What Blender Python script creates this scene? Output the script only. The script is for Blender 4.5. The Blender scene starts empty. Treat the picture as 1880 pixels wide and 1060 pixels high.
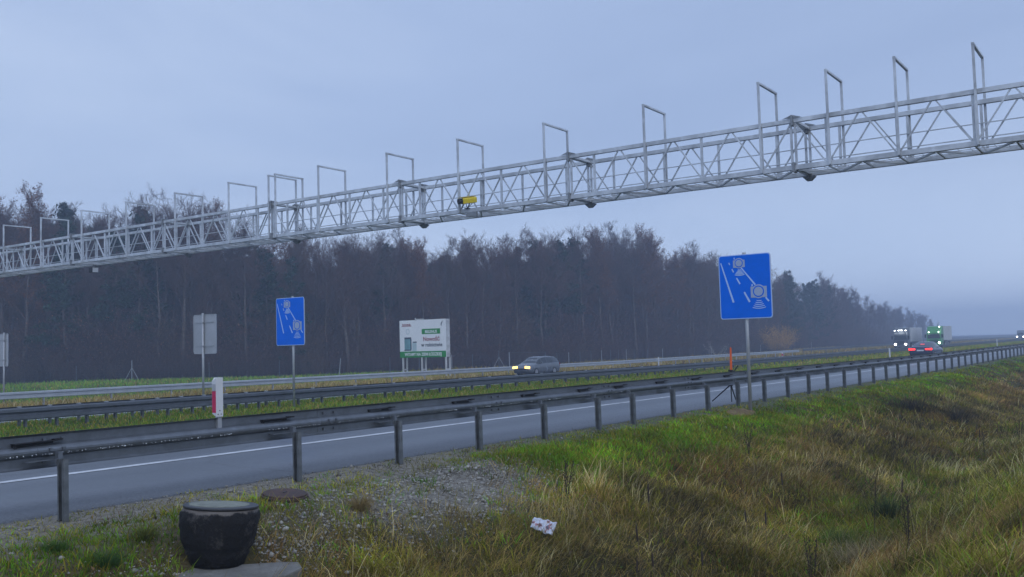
import bpy, math, random
import numpy as np
from mathutils import Matrix, Vector

random.seed(7)
RNG = np.random.default_rng(11)
S = bpy.context.scene
COL = S.collection
PI = math.pi

# World frame: X runs along the motorway (with the near traffic), Y across it, Z up.
# The eye of the photographer is at the origin, the near road edge is 1.7 m lower.

# ------------------------------------------------------------------ helpers
def tag(o, label=None, cat=None, group=None, kind=None):
    if label: o['label'] = label
    if cat: o['category'] = cat
    if group: o['group'] = group
    if kind: o['kind'] = kind
    return o

def empty(name, loc=(0, 0, 0), rz=0.0):
    o = bpy.data.objects.new(name, None)
    o.empty_display_size = .2
    o.location = loc
    o.rotation_euler = (0, 0, rz)
    COL.objects.link(o)
    return o

def copy_tree(o, parent=None):
    c = o.copy()
    COL.objects.link(c)
    c.parent = parent
    for ch in list(o.children):
        copy_tree(ch, c)
    return c

class MB:
    """collects polygons and links them as one mesh object"""
    def __init__(s):
        s.v = []; s.f = []; s.m = []; s.mi = 0
    def add(s, vs, fs):
        b = len(s.v)
        s.v.extend([tuple(map(float, p)) for p in vs])
        for f in fs:
            s.f.append([b + i for i in f]); s.m.append(s.mi)
        return s
    def box(s, c, d, R=None):
        x, y, z = d[0] / 2, d[1] / 2, d[2] / 2
        vs = [Vector(p) for p in ((-x, -y, -z), (x, -y, -z), (x, y, -z), (-x, y, -z), (-x, -y, z), (x, -y, z), (x, y, z), (-x, y, z))]
        if R is not None: vs = [R @ p for p in vs]
        c = Vector(c)
        return s.add([p + c for p in vs], [(0, 3, 2, 1), (4, 5, 6, 7), (0, 1, 5, 4), (1, 2, 6, 5), (2, 3, 7, 6), (3, 0, 4, 7)])
    def bar(s, a, b, w, h=None, up=(0, 0, 1)):
        """square-section bar from a to b"""
        h = h or w
        a = Vector(a); b = Vector(b); d = (b - a)
        L = d.length; d.normalize()
        up = Vector(up)
        if abs(d.dot(up)) > .95: up = Vector((1, 0, 0))
        x = d.cross(up).normalized(); y = x.cross(d)
        R = Matrix((d, x, y)).transposed()
        return s.box((a + b) / 2, (L, w, h), R)
    def tube(s, pts, r, n=8, cap=True):
        pts = [Vector(p) for p in pts]
        rs = r if isinstance(r, (list, tuple)) else [r] * len(pts)
        b = len(s.v); rings = []
        for i, p in enumerate(pts):
            d = (pts[min(i + 1, len(pts) - 1)] - pts[max(i - 1, 0)]).normalized()
            a = Vector((0, 0, 1)) if abs(d.z) < .9 else Vector((1, 0, 0))
            x = d.cross(a).normalized(); y = d.cross(x).normalized()
            rings.append([p + (x * math.cos(2 * PI * k / n) + y * math.sin(2 * PI * k / n)) * rs[i] for k in range(n)])
        vs = [q for R in rings for q in R]; fs = []
        for i in range(len(pts) - 1):
            for k in range(n):
                k2 = (k + 1) % n
                fs.append((i * n + k, (i + 1) * n + k, (i + 1) * n + k2, i * n + k2))
        if cap:
            fs.append(tuple(range(n))); fs.append(tuple(range(len(vs) - 1, len(vs) - 1 - n, -1)))
        return s.add(vs, fs)
    def lathe(s, prof, c=(0, 0, 0), n=32, cap=True, R=None, wob=None):
        vs = []; fs = []; c = Vector(c)
        for j, (r, z) in enumerate(prof):
            for k in range(n):
                a = 2 * PI * k / n
                rr = r * (1 + (wob(a, z) if wob else 0))
                p = Vector((rr * math.cos(a), rr * math.sin(a), z))
                if R is not None: p = R @ p
                vs.append(p + c)
        for j in range(len(prof) - 1):
            for k in range(n):
                k2 = (k + 1) % n
                fs.append((j * n + k, j * n + k2, (j + 1) * n + k2, (j + 1) * n + k))
        if cap:
            fs.append(tuple(range(n - 1, -1, -1)))
            m = (len(prof) - 1) * n
            fs.append(tuple(range(m, m + n)))
        return s.add(vs, fs)
    def prism(s, poly, axis_o, ax, ay, az, t):
        """extrude a 2-D polygon: point = o + x*ax + y*ay, thickness t along az"""
        o = Vector(axis_o); ax = Vector(ax); ay = Vector(ay); az = Vector(az)
        n = len(poly)
        vs = [o + ax * x + ay * y for x, y in poly] + [o + ax * x + ay * y + az * t for x, y in poly]
        fs = [tuple(range(n - 1, -1, -1)), tuple(range(n, 2 * n))] + [(i, (i + 1) % n, n + (i + 1) % n, n + i) for i in range(n)]
        return s.add(vs, fs)
    def build(s, name, mats, parent=None, smooth=False, bevel=0.0, fix=True):
        me = bpy.data.meshes.new(name)
        me.from_pydata(s.v, [], s.f)
        mats = mats if isinstance(mats, (list, tuple)) else [mats]
        for m in mats: me.materials.append(m)
        if len(mats) > 1: me.polygons.foreach_set('material_index', s.m)
        if fix:
            import bmesh
            bm = bmesh.new(); bm.from_mesh(me)
            bmesh.ops.recalc_face_normals(bm, faces=bm.faces)
            if bevel > 0:
                es = [e for e in bm.edges if len(e.link_faces) == 2 and e.calc_face_angle(0) > .6]
                bmesh.ops.bevel(bm, geom=es, offset=bevel, segments=2, profile=.6, affect='EDGES', clamp_overlap=True)
            bm.to_mesh(me); bm.free()
        if smooth:
            me.polygons.foreach_set('use_smooth', [True] * len(me.polygons))
        o = bpy.data.objects.new(name, me)
        COL.objects.link(o)
        if parent is not None: o.parent = parent
        return o

def np_mesh(name, verts, quads=None, tris=None, mat=None, col=None, smooth=False):
    """fast mesh from numpy arrays"""
    me = bpy.data.meshes.new(name)
    verts = np.asarray(verts, np.float32)
    nq = 0 if quads is None else len(quads)
    nt = 0 if tris is None else len(tris)
    loops = np.concatenate([np.asarray(quads, np.int32).ravel() if nq else np.zeros(0, np.int32),
                            np.asarray(tris, np.int32).ravel() if nt else np.zeros(0, np.int32)])
    me.vertices.add(len(verts)); me.vertices.foreach_set('co', verts.ravel())
    me.loops.add(len(loops)); me.loops.foreach_set('vertex_index', loops)
    me.polygons.add(nq + nt)
    st = np.concatenate([np.arange(nq) * 4, nq * 4 + np.arange(nt) * 3]).astype(np.int32)
    me.polygons.foreach_set('loop_start', st)
    if smooth: me.polygons.foreach_set('use_smooth', np.ones(nq + nt, bool))
    me.update(calc_edges=True)
    if col is not None:
        a = me.attributes.new('Col', 'FLOAT_COLOR', 'POINT')
        c = np.ones((len(verts), 4), np.float32); c[:, :3] = col
        a.data.foreach_set('color', c.ravel())
    if mat is not None: me.materials.append(mat)
    return me

def link(name, me, parent=None):
    o = bpy.data.objects.new(name, me)
    COL.objects.link(o)
    if parent is not None: o.parent = parent
    return o

# lattice value noise
def _h(ix, iy, s):
    n = (ix.astype(np.int64) * 374761393 + iy.astype(np.int64) * 668265263 + s * 974711) & 0xffffffff
    n = ((n ^ (n >> 13)) * 1274126177) & 0xffffffff
    return ((n ^ (n >> 16)) & 0xffff) / 65535.0
def vnoise(x, y, s=0):
    x = np.asarray(x, float); y = np.asarray(y, float)
    ix = np.floor(x); iy = np.floor(y); fx = x - ix; fy = y - iy
    fx = fx * fx * (3 - 2 * fx); fy = fy * fy * (3 - 2 * fy)
    a = _h(ix, iy, s); b = _h(ix + 1, iy, s); c = _h(ix, iy + 1, s); d = _h(ix + 1, iy + 1, s)
    return (a * (1 - fx) + b * fx) * (1 - fy) + (c * (1 - fx) + d * fx) * fy
def fbm(x, y, s=0, o=3):
    r = 0; a = 1; t = 0
    for i in range(o):
        r = r + a * vnoise(np.asarray(x) * 2 ** i, np.asarray(y) * 2 ** i, s + i * 17); t += a; a *= .5
    return r / t

# ------------------------------------------------------------------ terrain
ZR = -1.695            # level of the near road edge
KS = .0235             # crossfall of the motorway
PW = [-200, -30, -3, 0, 1.2, 2.8, 3.5, 4.1, 4.8, 6.3, 7.9, 8.6, 9.2, 9.6, 10.05]
PZ = [-1.4, -1.5, -1.6, -1.68, -1.85, -2.55, -3.02, -3.18, -3.05, -2.58, -2.08, -1.83, -1.75, -1.71, -1.70]
def fall(u, w=9.9): return -.0045 * np.clip(np.asarray(u, float) - 8 - 1.03 * (np.clip(w, 0, 60) - 9.9), -30, 40)     # the road runs very slightly downhill to the right
def zroad(w, u=8.0): return ZR - KS * (np.asarray(w) - 9.9) + fall(u, w)
def ground_z(u, w, bump=True):
    u = np.asarray(u, float); w = np.asarray(w, float)
    near = np.interp(w, PW, PZ)
    med = ZR - KS * (w - 9.9) - .02
    far = np.interp(w, [48.5, 52, 58, 70, 140, 1500], [-2.62, -2.85, -3.05, -3.15, -3.2, -3.2])
    z = np.where(w < 10.05, near, np.where(w < 48.5, med, far))
    # the sheet dips below the two paved strips
    z = z + fall(u, w)
    for a, b in ((10.05, 21.35), (32.6, 48.2)):
        z = z - .08 * np.clip((w - a) / .15, 0, 1) * np.clip((b - w) / .15, 0, 1)
    if bump:
        k = np.clip((9.3 - w) / 1.2, 0, 1)
        z = z + k * ((fbm(u * .9, w * .9, 3) - .5) * .28 + (fbm(u * .25, w * .3, 5) - .5) * .3)
        k2 = np.clip((w - 50) / 6, 0, 1)
        z = z + k2 * (fbm(u * .06, w * .06, 9) - .5) * .4
    return z
def gz(u, w): return float(ground_z(np.array([u]), np.array([w]))[0])

# ------------------------------------------------------------------ materials
def new_mat(name):
    m = bpy.data.materials.new(name); m.use_nodes = True
    nt = m.node_tree; b = nt.nodes['Principled BSDF']
    return m, nt, b
def N(nt, t, **kw):
    n = nt.nodes.new(t)
    for k, v in kw.items():
        if k in n.inputs: n.inputs[k].default_value = v
        else: setattr(n, k, v)
    return n
def ramp(nt, fac, stops):
    r = nt.nodes.new('ShaderNodeValToRGB')
    e = r.color_ramp.elements
    while len(e) < len(stops): e.new(.5)
    for i, (p, c) in enumerate(stops):
        e[i].position = p; e[i].color = (*c, 1) if len(c) == 3 else c
    nt.links.new(fac, r.inputs[0])
    return r
def plain(name, c, rough=.6, metal=0.0, var=.18, scale=6.0, spec=.5, bump=0.0, bscale=40.0, dirt=None):
    """principled paint, metal or plastic with soft variation of colour and gloss"""
    m, nt, b = new_mat(name)
    tc = N(nt, 'ShaderNodeTexCoord')
    n1 = N(nt, 'ShaderNodeTexNoise', Scale=scale, Detail=6.0, Roughness=.6)
    nt.links.new(tc.outputs['Object'], n1.inputs['Vector'])
    lo = tuple(x * (1 - var) for x in c); hi = tuple(min(1, x * (1 + var)) for x in c)
    r = ramp(nt, n1.outputs[0], [(.3, lo), (.7, hi)])
    out = r.outputs[0]
    if dirt:
        n2 = N(nt, 'ShaderNodeTexNoise', Scale=scale * .35, Detail=8.0, Roughness=.7)
        nt.links.new(tc.outputs['Object'], n2.inputs['Vector'])
        f = ramp(nt, n2.outputs[0], [(.48, (0, 0, 0)), (.72, (1, 1, 1))])
        mx = N(nt, 'ShaderNodeMixRGB'); mx.inputs[2].default_value = (*dirt, 1)
        nt.links.new(f.outputs[0], mx.inputs[0]); nt.links.new(out, mx.inputs[1])
        out = mx.outputs[0]
    nt.links.new(out, b.inputs['Base Color'])
    rr = N(nt, 'ShaderNodeMapRange')
    rr.inputs[3].default_value = max(.02, rough - .12); rr.inputs[4].default_value = min(1, rough + .12)
    nt.links.new(n1.outputs[0], rr.inputs[0]); nt.links.new(rr.outputs[0], b.inputs['Roughness'])
    b.inputs['Metallic'].default_value = metal
    b.inputs['Specular IOR Level'].default_value = spec
    if bump:
        n3 = N(nt, 'ShaderNodeTexNoise', Scale=bscale, Detail=4.0)
        nt.links.new(tc.outputs['Object'], n3.inputs['Vector'])
        bp = N(nt, 'ShaderNodeBump', Strength=bump, Distance=.01)
        nt.links.new(n3.outputs[0], bp.inputs['Height']); nt.links.new(bp.outputs[0], b.inputs['Normal'])
    return m
def lamp_mat(name, c, e):
    m, nt, b = new_mat(name)
    b.inputs['Base Color'].default_value = (*c, 1)
    b.inputs['Emission Color'].default_value = (*c, 1)
    b.inputs['Emission Strength'].default_value = e
    return m
def col_mat(name, rough=.85, spec=.2, trans=0.0, nscale=0.0):
    """albedo from the Col attribute of the mesh (leaf, blade or stone colours)"""
    m, nt, b = new_mat(name)
    a = N(nt, 'ShaderNodeAttribute'); a.attribute_name = 'Col'
    nt.links.new(a.outputs['Color'], b.inputs['Base Color'])
    b.inputs['Roughness'].default_value = rough
    b.inputs['Specular IOR Level'].default_value = spec
    if trans:
        t = N(nt, 'ShaderNodeBsdfTranslucent'); nt.links.new(a.outputs['Color'], t.inputs['Color'])
        mx = N(nt, 'ShaderNodeMixShader'); mx.inputs[0].default_value = trans
        out = nt.nodes['Material Output']
        nt.links.new(b.outputs[0], mx.inputs[1]); nt.links.new(t.outputs[0], mx.inputs[2]); nt.links.new(mx.outputs[0], out.inputs[0])
    return m

M = {}
M['rail'] = plain('weathered_zinc', (.17, .19, .22), .45, .5, .12, 9.0, bump=.12, bscale=60, dirt=(.125, .14, .16))
M['rail_dark'] = plain('dark_weathered_zinc', (.125, .14, .165), .5, .45, .12, 6.0, dirt=(.09, .10, .115))
M['post'] = plain('dull_zinc_post', (.16, .175, .19), .5, .45, .3, 8.0, dirt=(.09, .09, .09))
M['silver'] = plain('bright_zinc', (.46, .49, .52), .4, .5, .12, 1.5)
M['gantry'] = plain('galvanised_steel', (.56, .60, .65), .5, .35, .22, 2.2, bump=.06, dirt=(.29, .31, .335))
M['gantry_dark'] = plain('old_zinc_fitting', (.24, .26, .285), .55, .3, .25, 6.0)
M['grating'] = plain('walkway_grating', (.60, .63, .66), .6, .3, .25, 9.0)
M['pole'] = plain('zinc_pole', (.38, .40, .43), .45, .4, .12, 4.0)
M['signback'] = plain('aluminium_sign_back', (.42, .44, .47), .45, .3, .10, 1.5, dirt=(.33, .35, .37))
M['blue'] = plain('blue_sign_film', (.001, .155, .82), .6, 0, .06, 2.0, spec=.12, dirt=(.002, .135, .70))
M['signwhite'] = plain('reflective_white_film', (.40, .58, .92), .4, 0, .05, 8.0)
M['signgrey'] = plain('reflective_grey_film', (.34, .43, .62), .4, 0, .06, 8.0)
M['white'] = plain('white_plastic', (.62, .64, .67), .45, 0, .06, 5.0)
M['roadpaint'] = plain('road_paint', (.60, .62, .65), .55, 0, .16, 5.0, dirt=(.30, .32, .34))
M['redfilm'] = plain('pinkish_red_reflector', (.52, .02, .09), .35, 0, .12, 20.0)
M['orange'] = plain('orange_vinyl', (.75, .11, .015), .55, 0, .1, 8.0)
M['black'] = plain('black_metal', (.018, .018, .022), .5, .2, .2, 8.0)
M['yellow'] = plain('yellow_housing', (.72, .56, .02), .35, 0, .1, 6.0)
M['glassdark'] = plain('dark_glass', (.012, .016, .022), .08, 0, .1, 2.0, spec=.8)
M['tyre'] = plain('tyre_rubber', (.016, .016, .017), .8, 0, .2, 10.0)
M['rim'] = plain('alloy_rim', (.4, .4, .42), .35, .7, .1, 6.0)
M['carpaint'] = plain('grey_car_paint', (.17, .185, .205), .25, .5, .08, 2.0, spec=.6)
M['carblue'] = plain('dark_blue_car_paint', (.06, .075, .12), .2, .35, .08, 2.0, spec=.6)
M['truckdark'] = plain('dark_cab_paint', (.10, .11, .125), .3, .2, .1, 2.0)
M['truckgreen'] = plain('green_cab_paint', (.06, .27, .085), .32, 0, .1, 2.0)
M['trailer'] = plain('pale_trailer_sheet', (.5, .52, .54), .6, 0, .08, 1.0, dirt=(.4, .41, .42))
M['bbwhite'] = plain('billboard_print', (.78, .81, .83), .5, 0, .04, 1.0)
M['bbgreen'] = plain('green_print', (.005, .24, .035), .45, 0, .06, 1.5)
M['bbred'] = plain('dull_red_print', (.30, .07, .09), .5, 0, .06, 4.0)
M['bbdark'] = plain('dark_print', (.05, .07, .10), .5, 0, .06, 4.0)
M['bbteal'] = plain('teal_print', (.16, .34, .38), .5, 0, .25, 1.2)
M['bbpale'] = plain('pale_teal_print', (.42, .55, .58), .5, 0, .1, 1.2)
M['lamp'] = lamp_mat('headlight_glow', (1.0, .62, .14), 3.2)
M['lampwhite'] = lamp_mat('white_headlight_glow', (1.0, .97, .97), 9.0)
M['marker'] = lamp_mat('marker_light_glow', (.92, .97, 1.0), 9.0)
M['tail'] = lamp_mat('tail_light_glow', (1.0, .025, .02), 3.2)
M['brake'] = lamp_mat('brake_light_glow', (1.0, .12, .12), 1.2)
M['bark'] = plain('bark', (.115, .095, .088), .9, 0, .45, 3.0, spec=.15)
M['birchbark'] = plain('pale_bark', (.42, .41, .40), .8, 0, .3, 6.0, spec=.2)
M['twig'] = col_mat('twigs', .9, .1)
M['needle'] = col_mat('needles', .8, .2)
M['blade'] = col_mat('grass_blades', .75, .25, .25)
M['stone'] = col_mat('stones', .85, .3)
M['rust'] = plain('rusty_iron', (.085, .052, .046), .75, .15, .35, 9.0, dirt=(.05, .045, .05), bump=.3, bscale=70)
M['tar'] = None
M['reed'] = plain('dead_reed', (.045, .032, .024), .9, 0, .3, 20.0)
M['straw'] = plain('straw_stem', (.20, .15, .08), .9, 0, .3, 20.0)

def asphalt():
    m, nt, b = new_mat('wet_asphalt')
    tc = N(nt, 'ShaderNodeTexCoord')
    mp = N(nt, 'ShaderNodeMapping'); mp.inputs['Scale'].default_value = (.08, 1, 1)
    nt.links.new(tc.outputs['Object'], mp.inputs[0])
    n1 = N(nt, 'ShaderNodeTexNoise', Scale=1.1, Detail=5.0); nt.links.new(mp.outputs[0], n1.inputs['Vector'])
    n2 = N(nt, 'ShaderNodeTexNoise', Scale=160.0, Detail=3.0); nt.links.new(tc.outputs['Object'], n2.inputs['Vector'])
    r1 = ramp(nt, n1.outputs[0], [(.3, (.086, .098, .118)), (.7, (.128, .143, .168))])
    r2 = ramp(nt, n2.outputs[0], [(.25, (.55, .55, .55)), (.75, (1.35, 1.35, 1.35))])
    mx = N(nt, 'ShaderNodeMixRGB', blend_type='MULTIPLY'); mx.inputs[0].default_value = 1
    nt.links.new(r1.outputs[0], mx.inputs[1]); nt.links.new(r2.outputs[0], mx.inputs[2])
    n4 = N(nt, 'ShaderNodeTexNoise', Scale=26.0, Detail=4.0, Roughness=.7); nt.links.new(tc.outputs['Object'], n4.inputs['Vector'])
    r4 = ramp(nt, n4.outputs[0], [(.3, (.66, .66, .66)), (.7, (1.32, 1.32, 1.32))])
    m4 = N(nt, 'ShaderNodeMixRGB', blend_type='MULTIPLY'); m4.inputs[0].default_value = 1
    nt.links.new(mx.outputs[0], m4.inputs[1]); nt.links.new(r4.outputs[0], m4.inputs[2])
    # tyre-worn tracks, joints and tar-filled cracks
    wv = N(nt, 'ShaderNodeTexWave', wave_type='BANDS', bands_direction='Y'); wv.inputs['Scale'].default_value = .17; wv.inputs['Distortion'].default_value = .6; wv.inputs['Detail'].default_value = 1.0
    nt.links.new(tc.outputs['Object'], wv.inputs['Vector'])
    r5 = ramp(nt, wv.outputs[1], [(.0, (.86, .86, .87)), (1.0, (1.08, 1.08, 1.08))])
    m5 = N(nt, 'ShaderNodeMixRGB', blend_type='MULTIPLY'); m5.inputs[0].default_value = 1
    nt.links.new(m4.outputs[0], m5.inputs[1]); nt.links.new(r5.outputs[0], m5.inputs[2])
    vo = N(nt, 'ShaderNodeTexVoronoi', feature='DISTANCE_TO_EDGE'); vo.inputs['Scale'].default_value = .16
    nw = N(nt, 'ShaderNodeTexNoise', Scale=.8, Detail=5.0); nt.links.new(tc.outputs['Object'], nw.inputs['Vector'])
    mv = N(nt, 'ShaderNodeMixRGB'); mv.inputs[0].default_value = .35
    nt.links.new(tc.outputs['Object'], mv.inputs[1]); nt.links.new(nw.outputs[1], mv.inputs[2]); nt.links.new(mv.outputs[0], vo.inputs['Vector'])
    r6 = ramp(nt, vo.outputs[0], [(.0, (.62, .62, .62)), (.006, (1, 1, 1))])
    m6 = N(nt, 'ShaderNodeMixRGB', blend_type='MULTIPLY'); m6.inputs[0].default_value = .7
    nt.links.new(m5.outputs[0], m6.inputs[1]); nt.links.new(r6.outputs[0], m6.inputs[2])
    nt.links.new(m6.outputs[0], b.inputs['Base Color'])
    rr = N(nt, 'ShaderNodeMapRange'); rr.inputs[3].default_value = .28; rr.inputs[4].default_value = .48
    nt.links.new(n1.outputs[0], rr.inputs[0]); nt.links.new(rr.outputs[0], b.inputs['Roughness'])
    b.inputs['Specular IOR Level'].default_value = .5
    bp = N(nt, 'ShaderNodeBump', Strength=.5, Distance=.004)
    nt.links.new(n2.outputs[0], bp.inputs['Height']); nt.links.new(bp.outputs[0], b.inputs['Normal'])
    return m
M['asphalt'] = asphalt()

def soil():
    m, nt, b = new_mat('soil_and_moss')
    tc = N(nt, 'ShaderNodeTexCoord')
    a = N(nt, 'ShaderNodeAttribute'); a.attribute_name = 'Col'
    n1 = N(nt, 'ShaderNodeTexNoise', Scale=14.0, Detail=8.0, Roughness=.7); nt.links.new(tc.outputs['Object'], n1.inputs['Vector'])
    r1 = ramp(nt, n1.outputs[0], [(.3, (.45, .45, .45)), (.7, (1.5, 1.5, 1.5))])
    mx = N(nt, 'ShaderNodeMixRGB', blend_type='MULTIPLY'); mx.inputs[0].default_value = 1
    nt.links.new(a.outputs['Color'], mx.inputs[1]); nt.links.new(r1.outputs[0], mx.inputs[2])
    nt.links.new(mx.outputs[0], b.inputs['Base Color'])
    b.inputs['Roughness'].default_value = .95; b.inputs['Specular IOR Level'].default_value = .1
    bp = N(nt, 'ShaderNodeBump', Strength=.8, Distance=.03)
    nt.links.new(n1.outputs[0], bp.inputs['Height']); nt.links.new(bp.outputs[0], b.inputs['Normal'])
    return m
M['soil'] = soil()

def tar():
    m, nt, b = new_mat('tarred_concrete')
    tc = N(nt, 'ShaderNodeTexCoord')
    n1 = N(nt, 'ShaderNodeTexNoise', Scale=5.0, Detail=8.0, Roughness=.75); nt.links.new(tc.outputs['Object'], n1.inputs['Vector'])
    sx = N(nt, 'ShaderNodeSeparateXYZ'); nt.links.new(tc.outputs['Object'], sx.inputs[0])
    # bare concrete shows in a worn band under the rim and in scuffs low on the side
    ad = N(nt, 'ShaderNodeMath', operation='MULTIPLY_ADD'); ad.inputs[1].default_value = .16; ad.inputs[2].default_value = 0
    nt.links.new(n1.outputs[0], ad.inputs[0])
    s2 = N(nt, 'ShaderNodeMath', operation='ADD'); nt.links.new(sx.outputs[2], s2.inputs[0]); nt.links.new(ad.outputs[0], s2.inputs[1])
    band = ramp(nt, s2.outputs[0], [(.0, (0, 0, 0)), (.5, (0, 0, 0)), (.605, (0, 0, 0)), (.625, (1, 1, 1))])
    nn = N(nt, 'ShaderNodeTexNoise', Scale=2.6, Detail=9.0, Roughness=.8); nt.links.new(tc.outputs['Object'], nn.inputs['Vector'])
    sc = ramp(nt, nn.outputs[0], [(.53, (0, 0, 0)), (.66, (.55, .55, .55))])
    mxm = N(nt, 'ShaderNodeMath', operation='MAXIMUM'); nt.links.new(band.outputs[0], mxm.inputs[0]); nt.links.new(sc.outputs[0], mxm.inputs[1])
    mx = N(nt, 'ShaderNodeMixRGB'); mx.inputs[1].default_value = (.012, .012, .014, 1); mx.inputs[2].default_value = (.16, .145, .135, 1)
    nt.links.new(mxm.outputs[0], mx.inputs[0]); nt.links.new(mx.outputs[0], b.inputs['Base Color'])
    b.inputs['Roughness'].default_value = .75; b.inputs['Specular IOR Level'].default_value = .3
    bp = N(nt, 'ShaderNodeBump', Strength=.9, Distance=.04)
    nt.links.new(n1.outputs[0], bp.inputs['Height']); nt.links.new(bp.outputs[0], b.inputs['Normal'])
    return m
M['tar'] = tar()
M['lidtop'] = plain('mossy_concrete_lid', (.22, .235, .20), .8, 0, .25, 9.0, dirt=(.14, .15, .13), bump=.3, bscale=60)
M['lidrim'] = plain('dark_wet_rim', (.05, .055, .065), .45, 0, .25, 9.0)
M['concrete'] = plain('old_concrete', (.17, .168, .16), .85, 0, .25, 7.0, dirt=(.09, .09, .075), bump=.5, bscale=45)

# ------------------------------------------------------------------ world, sun, haze
W = bpy.data.worlds.new('World'); S.world = W; W.use_nodes = True
nt = W.node_tree; bg = nt.nodes['Background']
SUN_EL, SUN_AZ = math.radians(38), math.radians(-128)     # direction from which the soft light comes
sky = nt.nodes.new('ShaderNodeTexSky'); sky.sky_type = 'NISHITA'; sky.sun_disc = False
sky.sun_elevation = SUN_EL; sky.sun_rotation = PI / 2 - SUN_AZ
sky.air_density = 1.0; sky.dust_density = 2.0; sky.ozone_density = 2.0
tc = nt.nodes.new('ShaderNodeTexCoord')
mp = nt.nodes.new('ShaderNodeMapping'); mp.inputs['Scale'].default_value = (1, 1, 2.6)
nt.links.new(tc.outputs['Generated'], mp.inputs[0])
nz = N(nt, 'ShaderNodeTexNoise', Scale=1.5, Detail=5.0, Roughness=.5, Distortion=.6); nt.links.new(mp.outputs[0], nz.inputs['Vector'])
cl = ramp(nt, nz.outputs[0], [(.30, (2.95, 3.85, 5.85)), (.50, (3.3, 4.25, 6.3)), (.70, (4.15, 5.1, 7.0))])
mx = nt.nodes.new('ShaderNodeMixRGB'); mx.inputs[0].default_value = .9
nt.links.new(sky.outputs[0], mx.inputs[1]); nt.links.new(cl.outputs[0], mx.inputs[2])
sz = nt.nodes.new('ShaderNodeSeparateXYZ'); nt.links.new(tc.outputs['Generated'], sz.inputs[0])
hr = ramp(nt, sz.outputs[2], [(.0, (1.62, 1.55, 1.42)), (.16, (1, 1, 1))])     # overcast is a little brighter low down
m2 = nt.nodes.new('ShaderNodeMixRGB'); m2.blend_type = 'MULTIPLY'; m2.inputs[0].default_value = 1
nt.links.new(mx.outputs[0], m2.inputs[1]); nt.links.new(hr.outputs[0], m2.inputs[2])
nt.links.new(m2.outputs[0], bg.inputs['Color']); bg.inputs['Strength'].default_value = .1

sl = bpy.data.lights.new('sun', 'SUN'); sl.energy = .85; sl.angle = math.radians(85); sl.color = (.96, .98, 1.0)
so = bpy.data.objects.new('sun', sl); COL.objects.link(so)
sd = Vector((math.cos(SUN_EL) * math.cos(SUN_AZ), math.cos(SUN_EL) * math.sin(SUN_AZ), math.sin(SUN_EL)))
so.rotation_euler = sd.to_track_quat('Z', 'Y').to_euler()

hz = MB().box((560, 500, 11.25), (1500, 1500, 33.5)).build('haze', [], fix=True)
m = bpy.data.materials.new('haze_air'); m.use_nodes = True; m.node_tree.nodes.clear()
vo = m.node_tree.nodes.new('ShaderNodeVolumePrincipled'); ou = m.node_tree.nodes.new('ShaderNodeOutputMaterial')
vo.inputs['Color'].default_value = (.64, .77, 1.0, 1); vo.inputs['Density'].default_value = .0016; vo.inputs['Anisotropy'].default_value = .2
m.node_tree.links.new(vo.outputs[0], ou.inputs['Volume'])
hz.data.materials.append(m); tag(hz, kind='stuff')

# ------------------------------------------------------------------ ground and roads
def ground():
    us = np.concatenate([[-180, -100, -60, -30, -15], np.arange(-6, 40, .3), np.arange(40, 130, 1.5), np.arange(130, 330, 8), [360, 420, 500, 650, 850, 1050, 1300]])
    ws = np.concatenate([[-240, -120, -60, -25, -10, -6], np.arange(-4, 9.9, .25), [9.85, 10.05, 10.2, 15, 21.2, 21.35], np.arange(22, 32.5, 1.0), [32.6, 32.75, 40, 48.05, 48.2, 48.5], np.arange(49, 60, 1.2), [62, 66, 72, 80, 90, 100, 112, 125, 140, 180, 260, 400, 650, 900, 1240]])
    U, Wd = np.meshgrid(us, ws, indexing='ij')
    Z = ground_z(U, Wd)
    v = np.stack([U.ravel(), Wd.ravel(), Z.ravel()], 1)
    nu, nw = U.shape
    i = np.arange(nu * nw).reshape(nu, nw)
    q = np.stack([i[:-1, :-1], i[1:, :-1], i[1:, 1:], i[:-1, 1:]], -1).reshape(-1, 4)
    u, w = v[:, 0], v[:, 1]
    c = np.zeros((len(v), 3))
    n = fbm(u * .5, w * .7, 21)[:, None]
    thatch = np.array([.10, .075, .035]) * (1 - n) + np.array([.055, .055, .022]) * n
    grav = np.array([.22, .205, .175]); green = np.array([.045, .075, .018]); dry = np.array([.17, .135, .06]); wood = np.array([.05, .035, .025])
    c[:] = thatch
    k = (np.clip((w - 8.3) / .9, 0, 1) * (w < 10.3))[:, None]
    g2 = np.clip((u - 11) / 4, 0, 1)[:, None]
    c = c * (1 - k) + (grav * (1 - .6 * g2) + green * .6 * g2) * k
    pg = np.clip(np.exp(-((u - 10.2) / 1.9) ** 2 - ((w - 8.25) / .68) ** 2) * 1.5, 0, 1)[:, None]
    c = c * (1 - pg) + np.array([.21, .20, .18]) * pg
    c = np.where(((w > 21.1) & (w < 33))[:, None], green * 1.1, c)
    c = np.where(((w > 33) & (w < 60))[:, None], dry, c)
    fe = np.interp(u, [60, 75, 94, 115, 176, 320, 600], [130, 110, 89, 80, 76, 80, 110])
    c = np.where(((w >= 60) & (w < fe - 2))[:, None], np.where((u < 86)[:, None], green * 1.3, dry * .8), c)
    c = np.where(((w >= fe - 2) & (w > 60))[:, None], wood, c)
    me = np_mesh('ground', v, quads=q, mat=M['soil'], col=c, smooth=True)
    o = link('ground', me); tag(o, kind='structure')
ground()

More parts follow.
